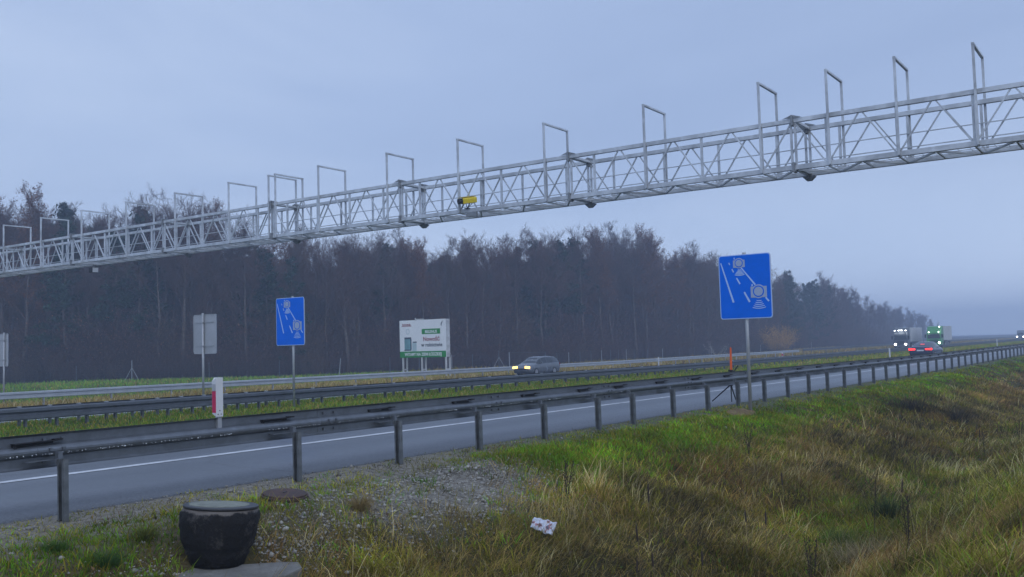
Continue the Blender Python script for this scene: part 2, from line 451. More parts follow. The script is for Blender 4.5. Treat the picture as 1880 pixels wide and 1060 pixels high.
def strip(name, w0, w1, dz, mat, u0=-150, u1=1250, seg=None, skirt=0.0):
    v = []; q = []
    ws = np.linspace(w0, w1, max(2, int((w1 - w0) / 1.5) + 1))
    for a, b in (seg or [(u0, u1)]):
        us = np.unique(np.concatenate([[a, b], np.arange(-60, 130, 2.0)])); us = us[(us >= a) & (us <= b)]
        U, Wd = np.meshgrid(us, ws, indexing='ij'); Z = zroad(Wd, U) + dz
        if skirt:
            U = np.concatenate([U[:, :1], U, U[:, -1:]], 1); Wd = np.concatenate([Wd[:, :1], Wd, Wd[:, -1:]], 1); Z = np.concatenate([Z[:, :1] - skirt, Z, Z[:, -1:] - skirt], 1)
        i = np.arange(U.size).reshape(U.shape) + len(v)
        v += [tuple(p) for p in np.stack([U.ravel(), Wd.ravel(), Z.ravel()], 1)]
        q += [tuple(p) for p in np.stack([i[:-1, :-1], i[1:, :-1], i[1:, 1:], i[:-1, 1:]], -1).reshape(-1, 4)]
    o = link(name, np_mesh(name, v, quads=q, mat=mat)); tag(o, kind='structure')
    return o
strip('road', 10.03, 21.3, 0, M['asphalt'], skirt=.06)
strip('road', 32.65, 48.15, 0, M['asphalt'], skirt=.06)
strip('road_marking', 13.74, 13.98, .007, M['roadpaint'])
strip('road_marking', 20.5, 20.75, .007, M['roadpaint'])
strip('road_marking', 33.3, 33.55, .007, M['roadpaint'])
strip('road_marking', 45.1, 45.35, .007, M['roadpaint'])
strip('road_marking', 38.9, 39.05, .007, M['roadpaint'], seg=[(k, k + 4) for k in range(-40, 600, 12)])

# ------------------------------------------------------------------ guard rails
WP = [(.030, .180), (.070, .172), (.085, .152), (.085, .070), (.066, .058), (.030, .050), (.010, .032), (.0, .010), (.0, -.010), (.010, -.032), (.030, -.050), (.066, -.058), (.085, -.070), (.085, -.152), (.070, -.172), (.030, -.180)]
def beam_mesh(L, face, bolts=True):
    """W-beam of length L along local +X; face=+1: the humps look towards +Y"""
    mb = MB()
    t = .006
    pr = WP
    n = len(pr)
    xs = [0, L + .04]
    vs = []; fs = []
    for x in xs:
        off = .004 if x > 0 else 0
        for d, z in pr: vs.append((x, (d + off) * face, z))
        for d, z in reversed(pr): vs.append((x, (d + off + t) * face, z))
    m2 = 2 * n
    for i in range(m2):
        j = (i + 1) % m2
        fs.append((i, j, m2 + j, m2 + i))
    fs.append(tuple(range(m2))); fs.append(tuple(range(2 * m2 - 1, m2 - 1, -1)))
    mb.add(vs, fs)
    if bolts:
        for x in (.10, .30):
            for z in (.11, -.11):
                mb.box((x, (.083 - .012) * face, z), (.034, .034, .034)); mb.box((x, (.083 + .012) * face, z), (.03, .02, .03))
        for x in (.13, .27): mb.box((x, -.012 * face, .012), (.03, .03, .03))
    return mb
def post_mesh(h, open_dir=-1):
    """C-section post, web on the far side of the opening; local z=0 at the ground"""
    mb = MB(); t = .006; a, b = .058, .115
    H = h + .25
    mb.box((-open_dir * a / 2, 0, H / 2 - .25), (t, b, H))
    for s in (-1, 1): mb.box((0, s * (b / 2 - t / 2), H / 2 - .25), (a - t, t, H))
    for s in (-1, 1): mb.box((open_dir * (a / 2 - t / 2), s * (b / 2 - .016), H / 2 - .25), (t, .02, H))
    return mb

# near rail: beam behind the posts, as seen from the verge
def near_rail():
    g = empty('guardrail', (0, 9.7, ZR)); tag(g, 'dark wet steel guardrail on posts along the near edge of the road', 'guardrail')
    beam = None; zc = .715
    u = -2.75
    k = 0
    while u < 300:
        if beam is None:
            beam = beam_mesh(4.0, 1).build('beam', M['rail'], g, fix=True); b = beam
        else:
            b = beam.copy(); COL.objects.link(b); b.parent = g
        b.location = (u, .03, zc + float(fall(u))); b.rotation_euler = (0, -math.atan2(float(fall(u + 4) - fall(u)), 4.0), 0); u += 4.0; k += 1
        if k >= 98: break
    n = [-1.61, 0, 1, 2, 3, 4, 4.75]; n += [4.75 + i for i in range(1, 96)]
    p0 = None
    for i, q in enumerate(n):
        uu = 8.654 + 2 * q
        if p0 is None:
            p0 = post_mesh(.625).build('post', M['post'], g); p = p0
            br = MB()
            # spacer bracket between post and beam: top plate, bottom plate, end cheek and a strap
            br.box((-.19, .190, .815), (.46, .085, .007)); br.box((.055, .185, .822), (.09, .07, .016))
            br.box((-.40, .205, .785), (.03, .05, .055)); br.box((-.17, .226, .785), (.40, .006, .055))
            bk = br.build('bracket', M['black'], p)
            b2 = MB(); b2.box((-.15, .14, .622), (.32, .10, .008)); b2.box((.012, .09, .66), (.05, .07, .075)); b2.box((-.02, .062, .60), (.05, .012, .06))
            b2.build('strut', M['rail'], p)
        else:
            p = copy_tree(p0, g)
        p.location = (uu, -.12, float(fall(uu)))
        p.rotation_euler = (random.uniform(-.01, .01), random.uniform(-.012, .012), random.uniform(-.06, .06))
    # beads of rain hanging along the lower lip of the middle ridge
    r = MB()
    for i in range(420):
        uu = 2 + 16 * random.random()
        if vnoise(np.array([uu * 1.6]), np.array([.5]), 4)[0] < .35: continue
        s = random.uniform(.004, .0085)
        z = zc - .034 + float(fall(uu)) + random.uniform(-.006, .004)
        r.add([(uu + s, .036, z), (uu - s, .036, z), (uu, .036 - s, z), (uu, .036 + s, z), (uu, .036, z + s), (uu, .036, z - s * 1.6)],
              [(0, 3, 4), (3, 1, 4), (1, 2, 4), (2, 0, 4), (3, 0, 5), (1, 3, 5), (2, 1, 5), (0, 2, 5)])
    o = r.build('rain_beads', plain('water_bead', (.75, .8, .85), .08, .6, .02), g, smooth=True); tag(o, kind='stuff')
near_rail()

def medw(u): return 28.2 + 0 * u
def path_rail(name, label, off, face, mat, pmat, zc, us, spacing, side, u_first, maxposts=100, closed_end=None, base=None, plate=True):
    g = empty(name, (us[0], 0, 0)); tag(g, label, 'guardrail')
    f = base or medw
    proto = None; u = us[0]; k = 0; rest = None
    while u < us[1] and k < 100:
        w0 = f(u) + off; w1 = f(u + 4) + off
        a = math.atan2(w1 - w0, 4.0)
        if proto is None:
            proto = beam_mesh(4.0, face).build('beam', mat, g); b = proto
        else:
            b = proto.copy(); COL.objects.link(b); b.parent = g
        b.location = (u - us[0], w0, float(zroad(w0, u)) + zc)
        dz = float(zroad(w1, u + 4)) - float(zroad(w0, u))
        b.rotation_euler = (0, -math.atan2(dz, 4.0), a)
        u += 4.0; k += 1
    p0 = None; u = u_first; k = 0
    last = None
    while u < us[1] + .01:
        w = f(u) + off
        if k < maxposts:
            if p0 is None:
                p0 = post_mesh(zc - .08).build('post', pmat, g); p = p0
                if plate:
                    MB().box((0, -side * .0, zc + .19), (.10, .12, .03)).build('post_cap', M['silver'], p0)
            else:
                p = copy_tree(p0, g)
            p.location = (u - us[0], w + side * .07, gz(u, w))
            p.rotation_euler = (0, 0, random.uniform(-.08, .08))
        else:
            if rest is None: rest = MB()
            rest.box((u - us[0], w + side * .07, gz(u, w) + zc / 2 - .05), (.06, .11, zc))
        u += spacing(u) if callable(spacing) else spacing; k += 1
    if rest:
        o = rest.build('distant_posts', pmat, g); tag(o, kind='stuff')
    return g
path_rail('guardrail', 'dark guardrail with close-set posts standing on the near side of the green central strip', 0, -1, M['rail_dark'], M['post'], .43, (4, 330), lambda u: .98 if u < 25 else 1.25 if u < 62 else 1.87, 1, 5.05, plate=False)
path_rail('guardrail', 'second dark guardrail close behind the first on the green central strip', 1.5, 1, M['rail_dark'], M['post'], .43, (4, 330), lambda u: .98 if u < 25 else 2.5 if u < 62 else 3.74, -1, 4.6)
path_rail('guardrail', 'bright silver guardrail along the far edge of the motorway', 49.0, -1, M['silver'], M['silver'], .635, (10, 150), 3.88, 1, 19.0, base=lambda u: 0.0, plate=False)
path_rail('guardrail', 'dull far guardrail carrying on where the bright silver one stops', 49.7, -1, M['rail_dark'], M['post'], .74, (154, 420), 4.0, 1, 155.0, base=lambda u: 0.0, plate=False)

# ------------------------------------------------------------------ gantry
def gantry():
    UF, UB = 28.06, 29.45; ZB, ZT = 5.12, 6.55
    J = [1.1, 9.03, 16.96, 24.84, 32.42, 40.38, 48.56, 56.5, 64.4]
    g = empty('gantry', (28.7, 1.1, ZR)); tag(g, 'long galvanised lattice gantry spanning the whole motorway', 'gantry')
    O = Vector((28.7, 1.1, ZR))
    def at(u, w, z): return Vector((u, w, z)) - O
    for s in range(len(J) - 1):
        a, b = J[s], J[s + 1]; L = b - a
        seg = MB()
        for uu in (UF, UB):
            seg.bar(at(uu, a + .03, ZT), at(uu, b - .03, ZT), .125, .13)
            seg.bar(at(uu, a + .03, ZB), at(uu, b - .03, ZB), .13, .15)
        for w in (a + .06, b - .06):
            for z in (ZT, ZB): seg.bar(at(UF + .07, w, z), at(UB - .07, w, z), .08)
        so_ = seg.build('truss_segment', M['gantry'], g, bevel=.008)
        for uu in (UF, UB):
            for f in (.008, .125, .375, .625, .875, .992):
                w = a + L * f
                wd = .070 if .01 < f < .99 else .065
                MB().bar(at(uu, w, ZB + .076), at(uu, w, ZT - .066), wd, wd * .9).build('vertical_member', M['gantry'], so_)
            for i in range(4):
                w0 = a + L * (.25 * i); wv = a + L * (.125 + .25 * i); w1 = a + L * (.25 * (i + 1))
                e = .05 if uu == UF else .05
                for wt in (w0 + .06, w1 - .06):
                    sgn = 1 if wt < wv else -1
                    MB().bar(at(uu, wt, ZT - .068), at(uu, wv - sgn * .06, ZB + .078), .042, .042).build('diagonal_brace', M['gantry'], so_)
        for z in (5.93, 5.52):
            MB().bar(at(UB - .07, a, z), at(UB - .07, b, z), .028).build('guard_rod', M['gantry'], so_)
        gr = MB()
        nb = int(L / .30)
        for i in range(nb):
            gr.box(at((UF + UB) / 2, a + .1 + (L - .2) * i / (nb - 1), ZB + .012), (UB - UF - .17, .010, .014))
        for uu in (UF + .28, (UF + UB) / 2, UB - .28): gr.box(at(uu, (a + b) / 2, ZB - .006), (.02, L - .1, .02))
        gr.build('walkway_grating', M['grating'], so_)
        zz = MB()
        for i in range(8):
            w0 = a + L * i / 8; w1 = a + L * (i + 1) / 8
            u0, u1 = (UF + .08, UB - .08) if i % 2 == 0 else (UB - .08, UF + .08)
            zz.bar(at(u0, w0 + .05, ZB - .062), at(u1, w1 - .05, ZB - .062), .055, .05)
            zz.bar(at(UF + .08, w1, ZB - .055), at(UB - .08, w1, ZB - .055), .05, .04)
        zz.build('bottom_bracing', M['gantry'], so_)
        for uu in (UF, UB):
            for z, hh in ((ZT, .32), (ZB, .30)):
                fl = MB()
                for d in (-.016, .016): fl.box(at(uu, b + d, z), (.27, .03, hh))
                for dx in (-.095, .095):
                    for dz_ in (-.11, .11): fl.bar(at(uu + dx, b - .07, z + dz_), at(uu + dx, b + .07, z + dz_), .035)
                if z == ZT:
                    for du in (-.10, .10):
                        fl.add([at(uu + du, b - .30, ZT + .07), at(uu + du, b, ZT + .17), at(uu + du, b + .30, ZT + .07),
                            at(uu + du + .012, b - .30, ZT + .07), at(uu + du + .012, b, ZT + .17), at(uu + du + .012, b + .30, ZT + .07)],
                           [(0, 1, 2), (5, 4, 3), (0, 3, 4, 1), (1, 4, 5, 2), (2, 5, 3, 0)])
                fl.build('joint_flange', M['gantry_dark'], so_)
        gu = MB()
        for (uu, w) in ((UB, b),):
            c = at(uu, w, ZB - .09)
            gu.add([c + Vector(p) for p in ((-.13, -.19, 0), (.13, -.19, 0), (.13, .19, 0), (-.13, .19, 0), (-.05, -.07, -.14), (.05, -.07, -.14), (.05, .07, -.14), (-.05, .07, -.14))],
                   [(0, 1, 2, 3), (4, 7, 6, 5), (0, 4, 5, 1), (1, 5, 6, 2), (2, 6, 7, 3), (3, 7, 4, 0)])
        gu.build('gusset', M['gantry_dark'], so_)
    for w in (3.98, 6.02, 7.95, 10.02, 13.97, 17.93, 21.84, 25.47, 29.4, 32.12, 32.56, 35.31, 39.35, 43.41, 47.5, 51.59, 55.69):
        p = MB()
        zt = 7.84 + random.uniform(-.02, .02)
        off = .0
        p.bar(at(UF - .105, w, ZB - .05), at(UF - .105, w, zt), .066)
        p.bar(at(UB + .105, w, ZB - .05), at(UB + .105, w, zt), .066)
        p.bar(at(UF - .148, w, zt + .03), at(UB + .148, w, zt + .03), .074, .06)
        p.build('portal_frame', M['gantry'], g)
    for w in (.4, 64.6):
        c = MB()
        zg = gz(28.7, w)
        for uu in (UF, UB): c.bar(at(uu, w, zg - .3), at(uu, w, ZT + .15), .30)
        c.bar(at(UF, w, ZB - .5), at(UB, w, ZB - .5), .2); c.bar(at(UF, w, 1), at(UB, w, 3.5), .12)
        c.build('support_leg', M['gantry'], g, bevel=.02)
gantry()

def traffic_camera():
    o = empty('traffic_camera', (28.0, 21.45, 5.205)); tag(o, 'yellow camera in a box housing mounted on the walkway of the lattice gantry', 'camera')
    R = Matrix.Rotation(math.radians(152), 3, 'Z') @ Matrix.Rotation(math.radians(9), 3, 'Y')
    def P(x, y, z): return tuple(R @ Vector((x, y, z)) + Vector((0, 0, .30)))
    hs = MB()
    for (x0, x1, s0, s1) in ((-.34, .24, 1, 1),):
        ring = [(-.10, .10), (.10, .10), (.125, .04), (.085, -.12), (-.085, -.12), (-.125, .04)]
        vs = [P(x0, y * .92, z) for y, z in ring] + [P(x1, y, z) for y, z in ring]
        hs.add(vs, [tuple(range(5, -1, -1)), tuple(range(6, 12))] + [(i, (i + 1) % 6, 6 + (i + 1) % 6, 6 + i) for i in range(6)])
    hs.build('housing', M['yellow'], o, bevel=.012)
    ss = MB(); ss.box(P(.02, 0, .125), (.66, .25, .014), R); ss.build('sun_shield', M['yellow'], o)
    ln = MB(); ln.tube([P(.24, 0, -.01), P(.40, 0, -.01)], [.095, .11], 14); ln.build('lens_hood', M['black'], o, smooth=False)
    lg = MB()
    lg.tube([P(-.05, 0, -.12), (0, 0, 0)], .022); lg.tube([P(.12, .05, -.12), (.02, .05, .02)], .014); lg.tube([P(-.2, -.05, -.12), (-.05, -.05, .02)], .014)
    lg.box((0, 0, -.015), (.2, .2, .03)); lg.build('bracket', M['black'], o)
    bx = empty('junction_box', (27.93, 21.2, 4.80)); tag(bx, 'grey equipment box hung on the gantry below the yellow camera', 'box')
    MB().box((0, 0, .14), (.10, .46, .17)).build('enclosure', M['gantry_dark'], bx, bevel=.01)
    MB().box((-.065, .22, .1), (.02, .03, .08)).build('latch', M['gantry_dark'], bx)
    sn = empty('sensor_unit', (28.9, 47.95, 4.72)); tag(sn, 'small dark sensor with a pale end hanging under the left part of the gantry', 'sensor')
    MB().box((0, 0, 0), (.34, .34, .26)).build('housing', M['black'], sn, bevel=.02)
    MB().box((0, -.2, 0), (.3, .05, .24)).build('end_plate', M['white'], sn)
    MB().tube([(0, 0, .13), (0, 0, .34)], .03).build('hanger', M['gantry_dark'], sn)
traffic_camera()

# ------------------------------------------------------------------ signs
def sign_graphics(o, w, h):
    """white lines and two little cameras on the plate; plate faces local -X, u runs to -Y, v down"""
    def P(u, v): return ((.5 - u) * w, (.5 - v) * h)
    AX, AY, AZ = (0, 1, 0), (0, 0, 1), (-1, 0, 0)
    ln = MB(); gr = MB(); bl = MB()
    def stroke(mb, a, b, t0, t1, lift=.014):
        (x0, y0), (x1, y1) = P(*a), P(*b)
        d = Vector((x1 - x0, y1 - y0)).normalized(); n = Vector((-d.y, d.x))
        mb.prism([(x0 + n.x * t0 * 1.25, y0 + n.y * t0 * 1.25), (x1 + n.x * t1 * 1.25, y1 + n.y * t1 * 1.25), (x1 - n.x * t1 * 1.25, y1 - n.y * t1 * 1.25), (x0 - n.x * t0 * 1.25, y0 - n.y * t0 * 1.25)], (-lift, 0, 0), AX, AY, AZ, .003)
    stroke(ln, (.045, .114), (.268, .741), .011, .020)
    stroke(ln, (.205, .117), (.222, .150), .010, .011)
    stroke(ln, (.262, .217), (.290, .270), .011, .013)
    stroke(ln, (.343, .360), (.408, .459), .013, .015)
    stroke(ln, (.482, .587), (.580, .744), .016, .020)
    stroke(ln, (.439, .206), (.698, .484), .012, .016)
    stroke(ln, (.885, .685), (.943, .745), .015, .017)
    def poly(mb, pts, lift): mb.prism([P(*p) for p in pts], (-lift, 0, 0), AX, AY, AZ, .003)
    def disc(mb, c, r, lift, n=28):
        x, y = P(*c); mb.prism([(x + r * math.cos(2 * PI * k / n), y + r * math.sin(2 * PI * k / n)) for k in range(n)], (-lift, 0, 0), AX, AY, AZ, .003)
    for (u0, u1, v0, v1, cu, cv, rh, ro, ri) in ((.287, .513, .085, .200, .40, .133, .134, .108, .086), (.607, .911, .51, .68, .755, .587, .176, .146, .116)):
        q = w / 1.38
        disc(gr, (cu, cv), rh * q, .014)
        poly(gr, [(u0, v0), (u1, v0), (u1, v1), (u0, v1)], .0145)
        disc(bl, (cu, cv), ro * q, .018)
        disc(gr, (cu, cv), ri * q, .022)
    poly(ln, [(.303, .04), (.323, .045), (.323, .072), (.303, .067)], .014)
    poly(ln, [(.625, .475), (.652, .468), (.652, .500), (.625, .506)], .014)
    def arc(mb, cu, cv, hw, dv, t, lift=.014):
        pts = [(cu + hw * s, cv + dv * (1 - s * s)) for s in np.linspace(-1, 1, 9)] + [(cu + hw * s, cv + t + dv * (1 - s * s)) for s in np.linspace(1, -1, 9)]
        poly(mb, pts, lift)
    for i in range(5): arc(ln, .757, .722 + .026 * i, .045 + .020 * i, .004 + .003 * i, .012)
    for i in range(5): arc(ln, .408, .230 + .0185 * i, .030 + .016 * i, .003 + .002 * i, .0145)
    ln.build('white_lines', M['signwhite'], o); gr.build('camera_symbols', M['signgrey'], o); bl.build('lens_rings', M['blue'], o)

def rrect(w, h, r, n=5):
    pts = []
    for cx, cy, a0 in ((w / 2 - r, h / 2 - r, 0), (-w / 2 + r, h / 2 - r, 90), (-w / 2 + r, -h / 2 + r, 180), (w / 2 - r, -h / 2 + r, 270)):
        for k in range(n + 1):
            a = math.radians(a0 + 90 * k / n); pts.append((cx + r * math.cos(a), cy + r * math.sin(a)))
    return pts
def road_sign(u, w, zb, yc, z0, z1, width, label, front, pole_r=.045, lean=(0, 0)):
    """front=-1: printed face looks to -X"""
    o = empty('road_sign', (u, w, zb), 0 if front < 0 else PI); tag(o, label, 'road sign', 'motorway section-control signs')
    o.rotation_euler = (lean[0], lean[1], 0 if front < 0 else PI)
    h = z1 - z0; zc = (z0 + z1) / 2 - zb
    MB().tube([(0, 0, -.3), (0, 0, z1 - zb + .05)], pole_r, 14).build('pole', M['pole'], o, smooth=True)
    dy = (yc - w) * (1 if front < 0 else -1)
    p = empty('plate', (-pole_r - .02, dy, zc)); p.parent = o
    MB().prism(rrect(width, h, .07), (-.004, 0, 0), (0, 1, 0), (0, 0, 1), (1, 0, 0), .012).build('backing', M['signback'], p)
    MB().prism(rrect(width, h, .07), (-.0045, 0, 0), (0, 1, 0), (0, 0, 1), (-1, 0, 0), .003).build('border', M['signwhite'], p)
    MB().prism(rrect(width - .045, h - .045, .055), (-.009, 0, 0), (0, 1, 0), (0, 0, 1), (-1, 0, 0), .003).build('blue_face', M['blue'], p)
    sign_graphics(p, width, h)
    cb = MB()
    for zz in (-h * .3, h * .3):
        cb.box((.022, 0, zz), (.028, width * .8, .045)); cb.box((pole_r + .03, -dy, zz), (.10, .13, .05))
    cb.build('clamp_rail', M['pole'], p)
    rb = MB()
    for s in (-1, 1): rb.box((.016, s * (width / 2 - .012), 0), (.03, .02, h - .16))
    for s in (-1, 1): rb.box((.016, 0, s * (h / 2 - .012)), (.03, width - .16, .02))
    rb.build('folded_rim', M['signback'], p)
    return o
road_sign(23.25, 8.9, gz(23.25, 8.9), 8.88, .515, 2.17, 1.385, 'large blue sign with two camera symbols on the near grass verge', -1)
road_sign(24.5, 27.25, float(ground_z(np.array([24.5]), np.array([27.25]))[0]), 27.33, .23, 2.04, 1.55, 'smaller-looking blue camera sign in the green central strip', -1)
road_sign(23.7, 31.6, gz(23.7, 31.6), 31.55, .0, 1.57, 1.43, 'grey back of a sign standing beyond the central guardrails', 1)
road_sign(25.2, 50.1, gz(25.2, 50.1), 50.55, -.37, 1.35, 1.5, 'grey back of a sign cut off by the left edge of the picture', 1)

# delineator on the near rail
def delineator():
    o = empty('delineator_post', (7.56, 9.80, ZR)); tag(o, 'white delineator with a red reflector fixed on top of the near guardrail', 'marker post')
    z0 = -.785 - ZR; z1 = -.30 - ZR
    b = MB(); zm = z1 - .045
    b.add([(-.052, -.04, z0), (.052, -.04, z0), (.052, .04, z0 + .02), (-.052, .04, z0 + .04), (-.052, -.04, z1), (.052, -.04, z1), (.052, .04, z1), (-.052, .04, zm), (-.052, -.04, z1), (-.02, .04, z1)],
          [(0, 3, 2, 1), (0, 1, 5, 4), (1, 2, 6, 5), (2, 3, 7, 9, 6), (3, 0, 4, 7), (4, 5, 6, 9, 7)])
    b.build('body', M['white'], o, fix=True)
    MB().box((-.0535, .0, z0 + .185), (.005, .068, .27)).build('red_reflector', M['redfilm'], o)
    MB().box((-.0535, .0, z1 - .125), (.005, .062, .09)).build('grey_recess', M['signback'], o)
    MB().box((.01, -.005, z0 - .10), (.06, .045, .22)).build('bracket', M['pole'], o)
    bl = MB()
    for x, z in ((-.025, .03), (.02, .03), (0, .075)): bl.tube([(x, -.038, z0 + z), (x, -.046, z0 + z)], .007, 6)
    bl.build('rivets', M['black'], o)
delineator()

def far_delineator(u, w, h, label, band=True):
    o = empty('delineator_post', (u, w, gz(u, w))); tag(o, label, 'marker post')
    MB().prism([(-.06, 0), (.06, 0), (.06, h), (-.02, h), (-.06, h - .06)], (-.05, 0, 0), (0, 1, 0), (0, 0, 1), (1, 0, 0), .1).build('body', M['white'], o)
    if band: MB().box((0, 0, h - .28), (.106, .126, .2)).build('band', M['redfilm'] if band == 'red' else M['black'], o)
far_delineator(95.8, 33.0, 1.05, 'white post with a red band beyond the central rails right of the orange bush', 'red')
far_delineator(92.2, 21.6, .95, 'plain white post at the road edge left of the two trucks', False)
far_delineator(157.0, 21.4, 1.1, 'tiny white post between the green truck and the distant van', False)
far_delineator(98.2, 48.3, 1.0, 'white post in front of the silver guardrail right of the dark estate car', False)

def tripod_marker():
    o = empty('warning_marker', (24.75, 10.0, -1.70)); tag(o, 'folded orange warning sign on a black tripod behind the near guardrail', 'warning sign')
    pn = MB()
    pn.prism([(-.032, .82), (.032, .82), (.027, 1.15), (.022, 1.45), (0, 1.49), (-.022, 1.45), (-.029, 1.15)], (.02, 0, 0), (.6, -.8, 0), (.04, .0, 1), (.8, .6, 0), .03)
    pn.build('folded_panel', M['orange'], o, bevel=.006)
    lg = MB()
    lg.tube([(-.02, .0, .42), (.0, 0, .86)], .02); lg.tube([(.06, -.06, .80), (.16, -.16, .97)], .018)
    lg.build('mast', M['black'], o)
    for dx, dy in ((-.20, -.08), (.55, .10), (-.05, .55)):
        MB().tube([(-.02, 0, .46), (dx, dy, .0)], [.02, .016], 8).build('leg', M['black'], o)
    MB().box((-.02, 0, .45), (.09, .09, .07)).build('hub', M['black'], o, bevel=.01)
    MB().box((.01, 0, .835), (.09, .11, .05)).build('clip', M['black'], o)
tripod_marker()

# ------------------------------------------------------------------ billboard
def text_mesh(body, size, M4, name, mat, parent, extrude=.004, bold=0.0, align='CENTER', xs=1.0):
    cu = bpy.data.curves.new(name, 'FONT'); cu.body = body; cu.size = size; cu.extrude = extrude; cu.align_x = align; cu.offset = bold; cu.resolution_u = 3
    to = bpy.data.objects.new(name, cu); COL.objects.link(to)
    bpy.context.view_layer.update()
    me = bpy.data.meshes.new_from_object(to.evaluated_get(bpy.context.evaluated_depsgraph_get()))
    COL.objects.unlink(to); bpy.data.objects.remove(to)
    me.transform(Matrix.Diagonal((xs, 1, 1, 1)))
    me.transform(M4); me.materials.clear(); me.materials.append(mat)
    o = bpy.data.objects.new(name, me); COL.objects.link(o); o.parent = parent
    return o
def billboard():
    u0, wl, wr, zb, zt = 67.16, 59.98, 54.38, -.89, 2.61
    zg = gz(67.2, 57)
    o = empty('billboard', (u0, (wl + wr) / 2, zg)); tag(o, 'white and green advertising billboard on pale legs in front of the forest', 'billboard')
    H = zt - zb; Wd = wl - wr; zc = (zb + zt) / 2 - zg
    MB().box((.03, 0, zc), (.05, Wd, H)).build('front_panel', M['bbwhite'], o)
    fr = MB()
    for s in (-1, 1): fr.box((.33, s * (Wd / 2 - .04), zc), (.56, .07, H - .02))
    for z in (-.45, -.15, .15, .45): fr.box((.33, 0, zc + z * H), (.5, Wd - .2, .08))
    for k in range(5): fr.box((.36, -Wd / 2 + .015 - .045, zc - H / 2 + .3 + k * .75), (.5, .05, .05)); fr.bar((.1, -Wd / 2 - .01, zc - H / 2 + .3 + k * .7), (.56, -Wd / 2 - .01, zc - H / 2 + .75 + k * .6), .05)
    fr.build('side_frame', M['trailer'], o)
    MB().box((.59, 0, zc), (.03, Wd - .1, H - .05)).build('rear_panel', M['trailer'], o)
    for s in (Wd / 2 - .32, .15, -Wd / 2 + .08):
        g = MB()
        for x in (.08, .60): g.box((x, s, (zc - H / 2) / 2 - .15), (.13, .13, zc - H / 2 + .3))
        g.box((.34, s, .95), (.42, .09, .12)); g.box((.34, s, .25), (.42, .09, .1))
        g.build('leg_frame', M['trailer'], o)
    MB().box((.02, 0.25, zc + H / 2 + .06), (.06, .9, .10)).build('top_clip', M['trailer'], o)
    MB().tube([(0, .78, zc + H / 2 - .05), (-.1, .72, zc + H / 2 + .17)], .05, 8).build('floodlight', M['white'], o)
    B = Matrix(((0, 0, -1, 0), (-1, 0, 0, 0), (0, 1, 0, 0), (0, 0, 0, 1)))
    def T(u, v, lift): return Matrix.Translation((-lift, (.5 - u) * Wd, zc + (.5 - v) * H)) @ B
    def rect(name, u0_, v0, u1, v1, mat, lift=.004, parent=o):
        return MB().box((-lift / 2 + .003, (.5 - (u0_ + u1) / 2) * Wd, zc + (.5 - (v0 + v1) / 2) * H), (lift + .006, (u1 - u0_) * Wd, (v1 - v0) * H)).build(name, mat, parent)
    band = rect('green_band', 0, .835, 1, 1, M['bbgreen'])
    text_mesh('WITAMY NA ZIEMI ŁÓDZKIEJ', .40, T(.51, .955, .011), 'lettering', M['bbwhite'], band, bold=.010, xs=.86)
    pnl = rect('green_label', .49, .245, .885, .385, M['bbgreen'])
    text_mesh('BELENUS', .36, T(.69, .355, .011), 'lettering', M['bbwhite'], pnl, bold=.008, xs=1.0)
    text_mesh('Nowość', .55, T(.695, .565, .006), 'red_lettering', M['bbred'], o, bold=.012)
    text_mesh('w rolnictwie', .50, T(.70, .715, .006), 'dark_lettering', M['bbdark'], o, bold=.010)
    text_mesh('Innowacja', .27, T(.155, .135, .006), 'small_red_lettering', M['bbred'], o, bold=.006, xs=.95)
    rect('red_rule', .05, .145, .265, .162, M['bbred'])
    # two pictured containers and the leaf emblem
    can = rect('container_picture', .105, .47, .255, .80, M['bbteal'])
    rect('container_cap', .105, .455, .255, .505, M['bbdark'], .009, can); rect('container_foot', .10, .785, .255, .815, M['bbdark'], .009, can); rect('container_shade', .235, .505, .26, .785, M['bbdark'], .008, can)
    hd = MB()
    for k in range(14):
        a0, a1 = 2 * PI * k / 14, 2 * PI * (k + 1) / 14
        c = ((.5 - .182) * Wd, zc + (.5 - .30) * H)
        hd.bar((-.004, c[0] + .2 * math.cos(a0), c[1] + .24 * math.sin(a0)), (-.004, c[0] + .2 * math.cos(a1), c[1] + .24 * math.sin(a1)), .05, .012, up=(1, 0, 0))
    hd.build('handle_picture', M['bbpale'], can)
    c2 = rect('bottle_picture', .275, .61, .37, .89 - .06, M['bbpale']); rect('bottle_cap', .29, .575, .375, .605, M['bbdark'], .008, c2)
    lf = MB(); lf.prism([(.0, .0), (.10, .16), (.24, .30), (.20, .12), (.12, .02), (.10, -.18), (.05, -.18)], (-.004, (.5 - .90) * Wd, zc + (.5 - .13) * H), (0, -1, 0), (0, 0, 1), (-1, 0, 0), .004)
    lf.build('leaf_emblem', M['bbdark'], o)
billboard()

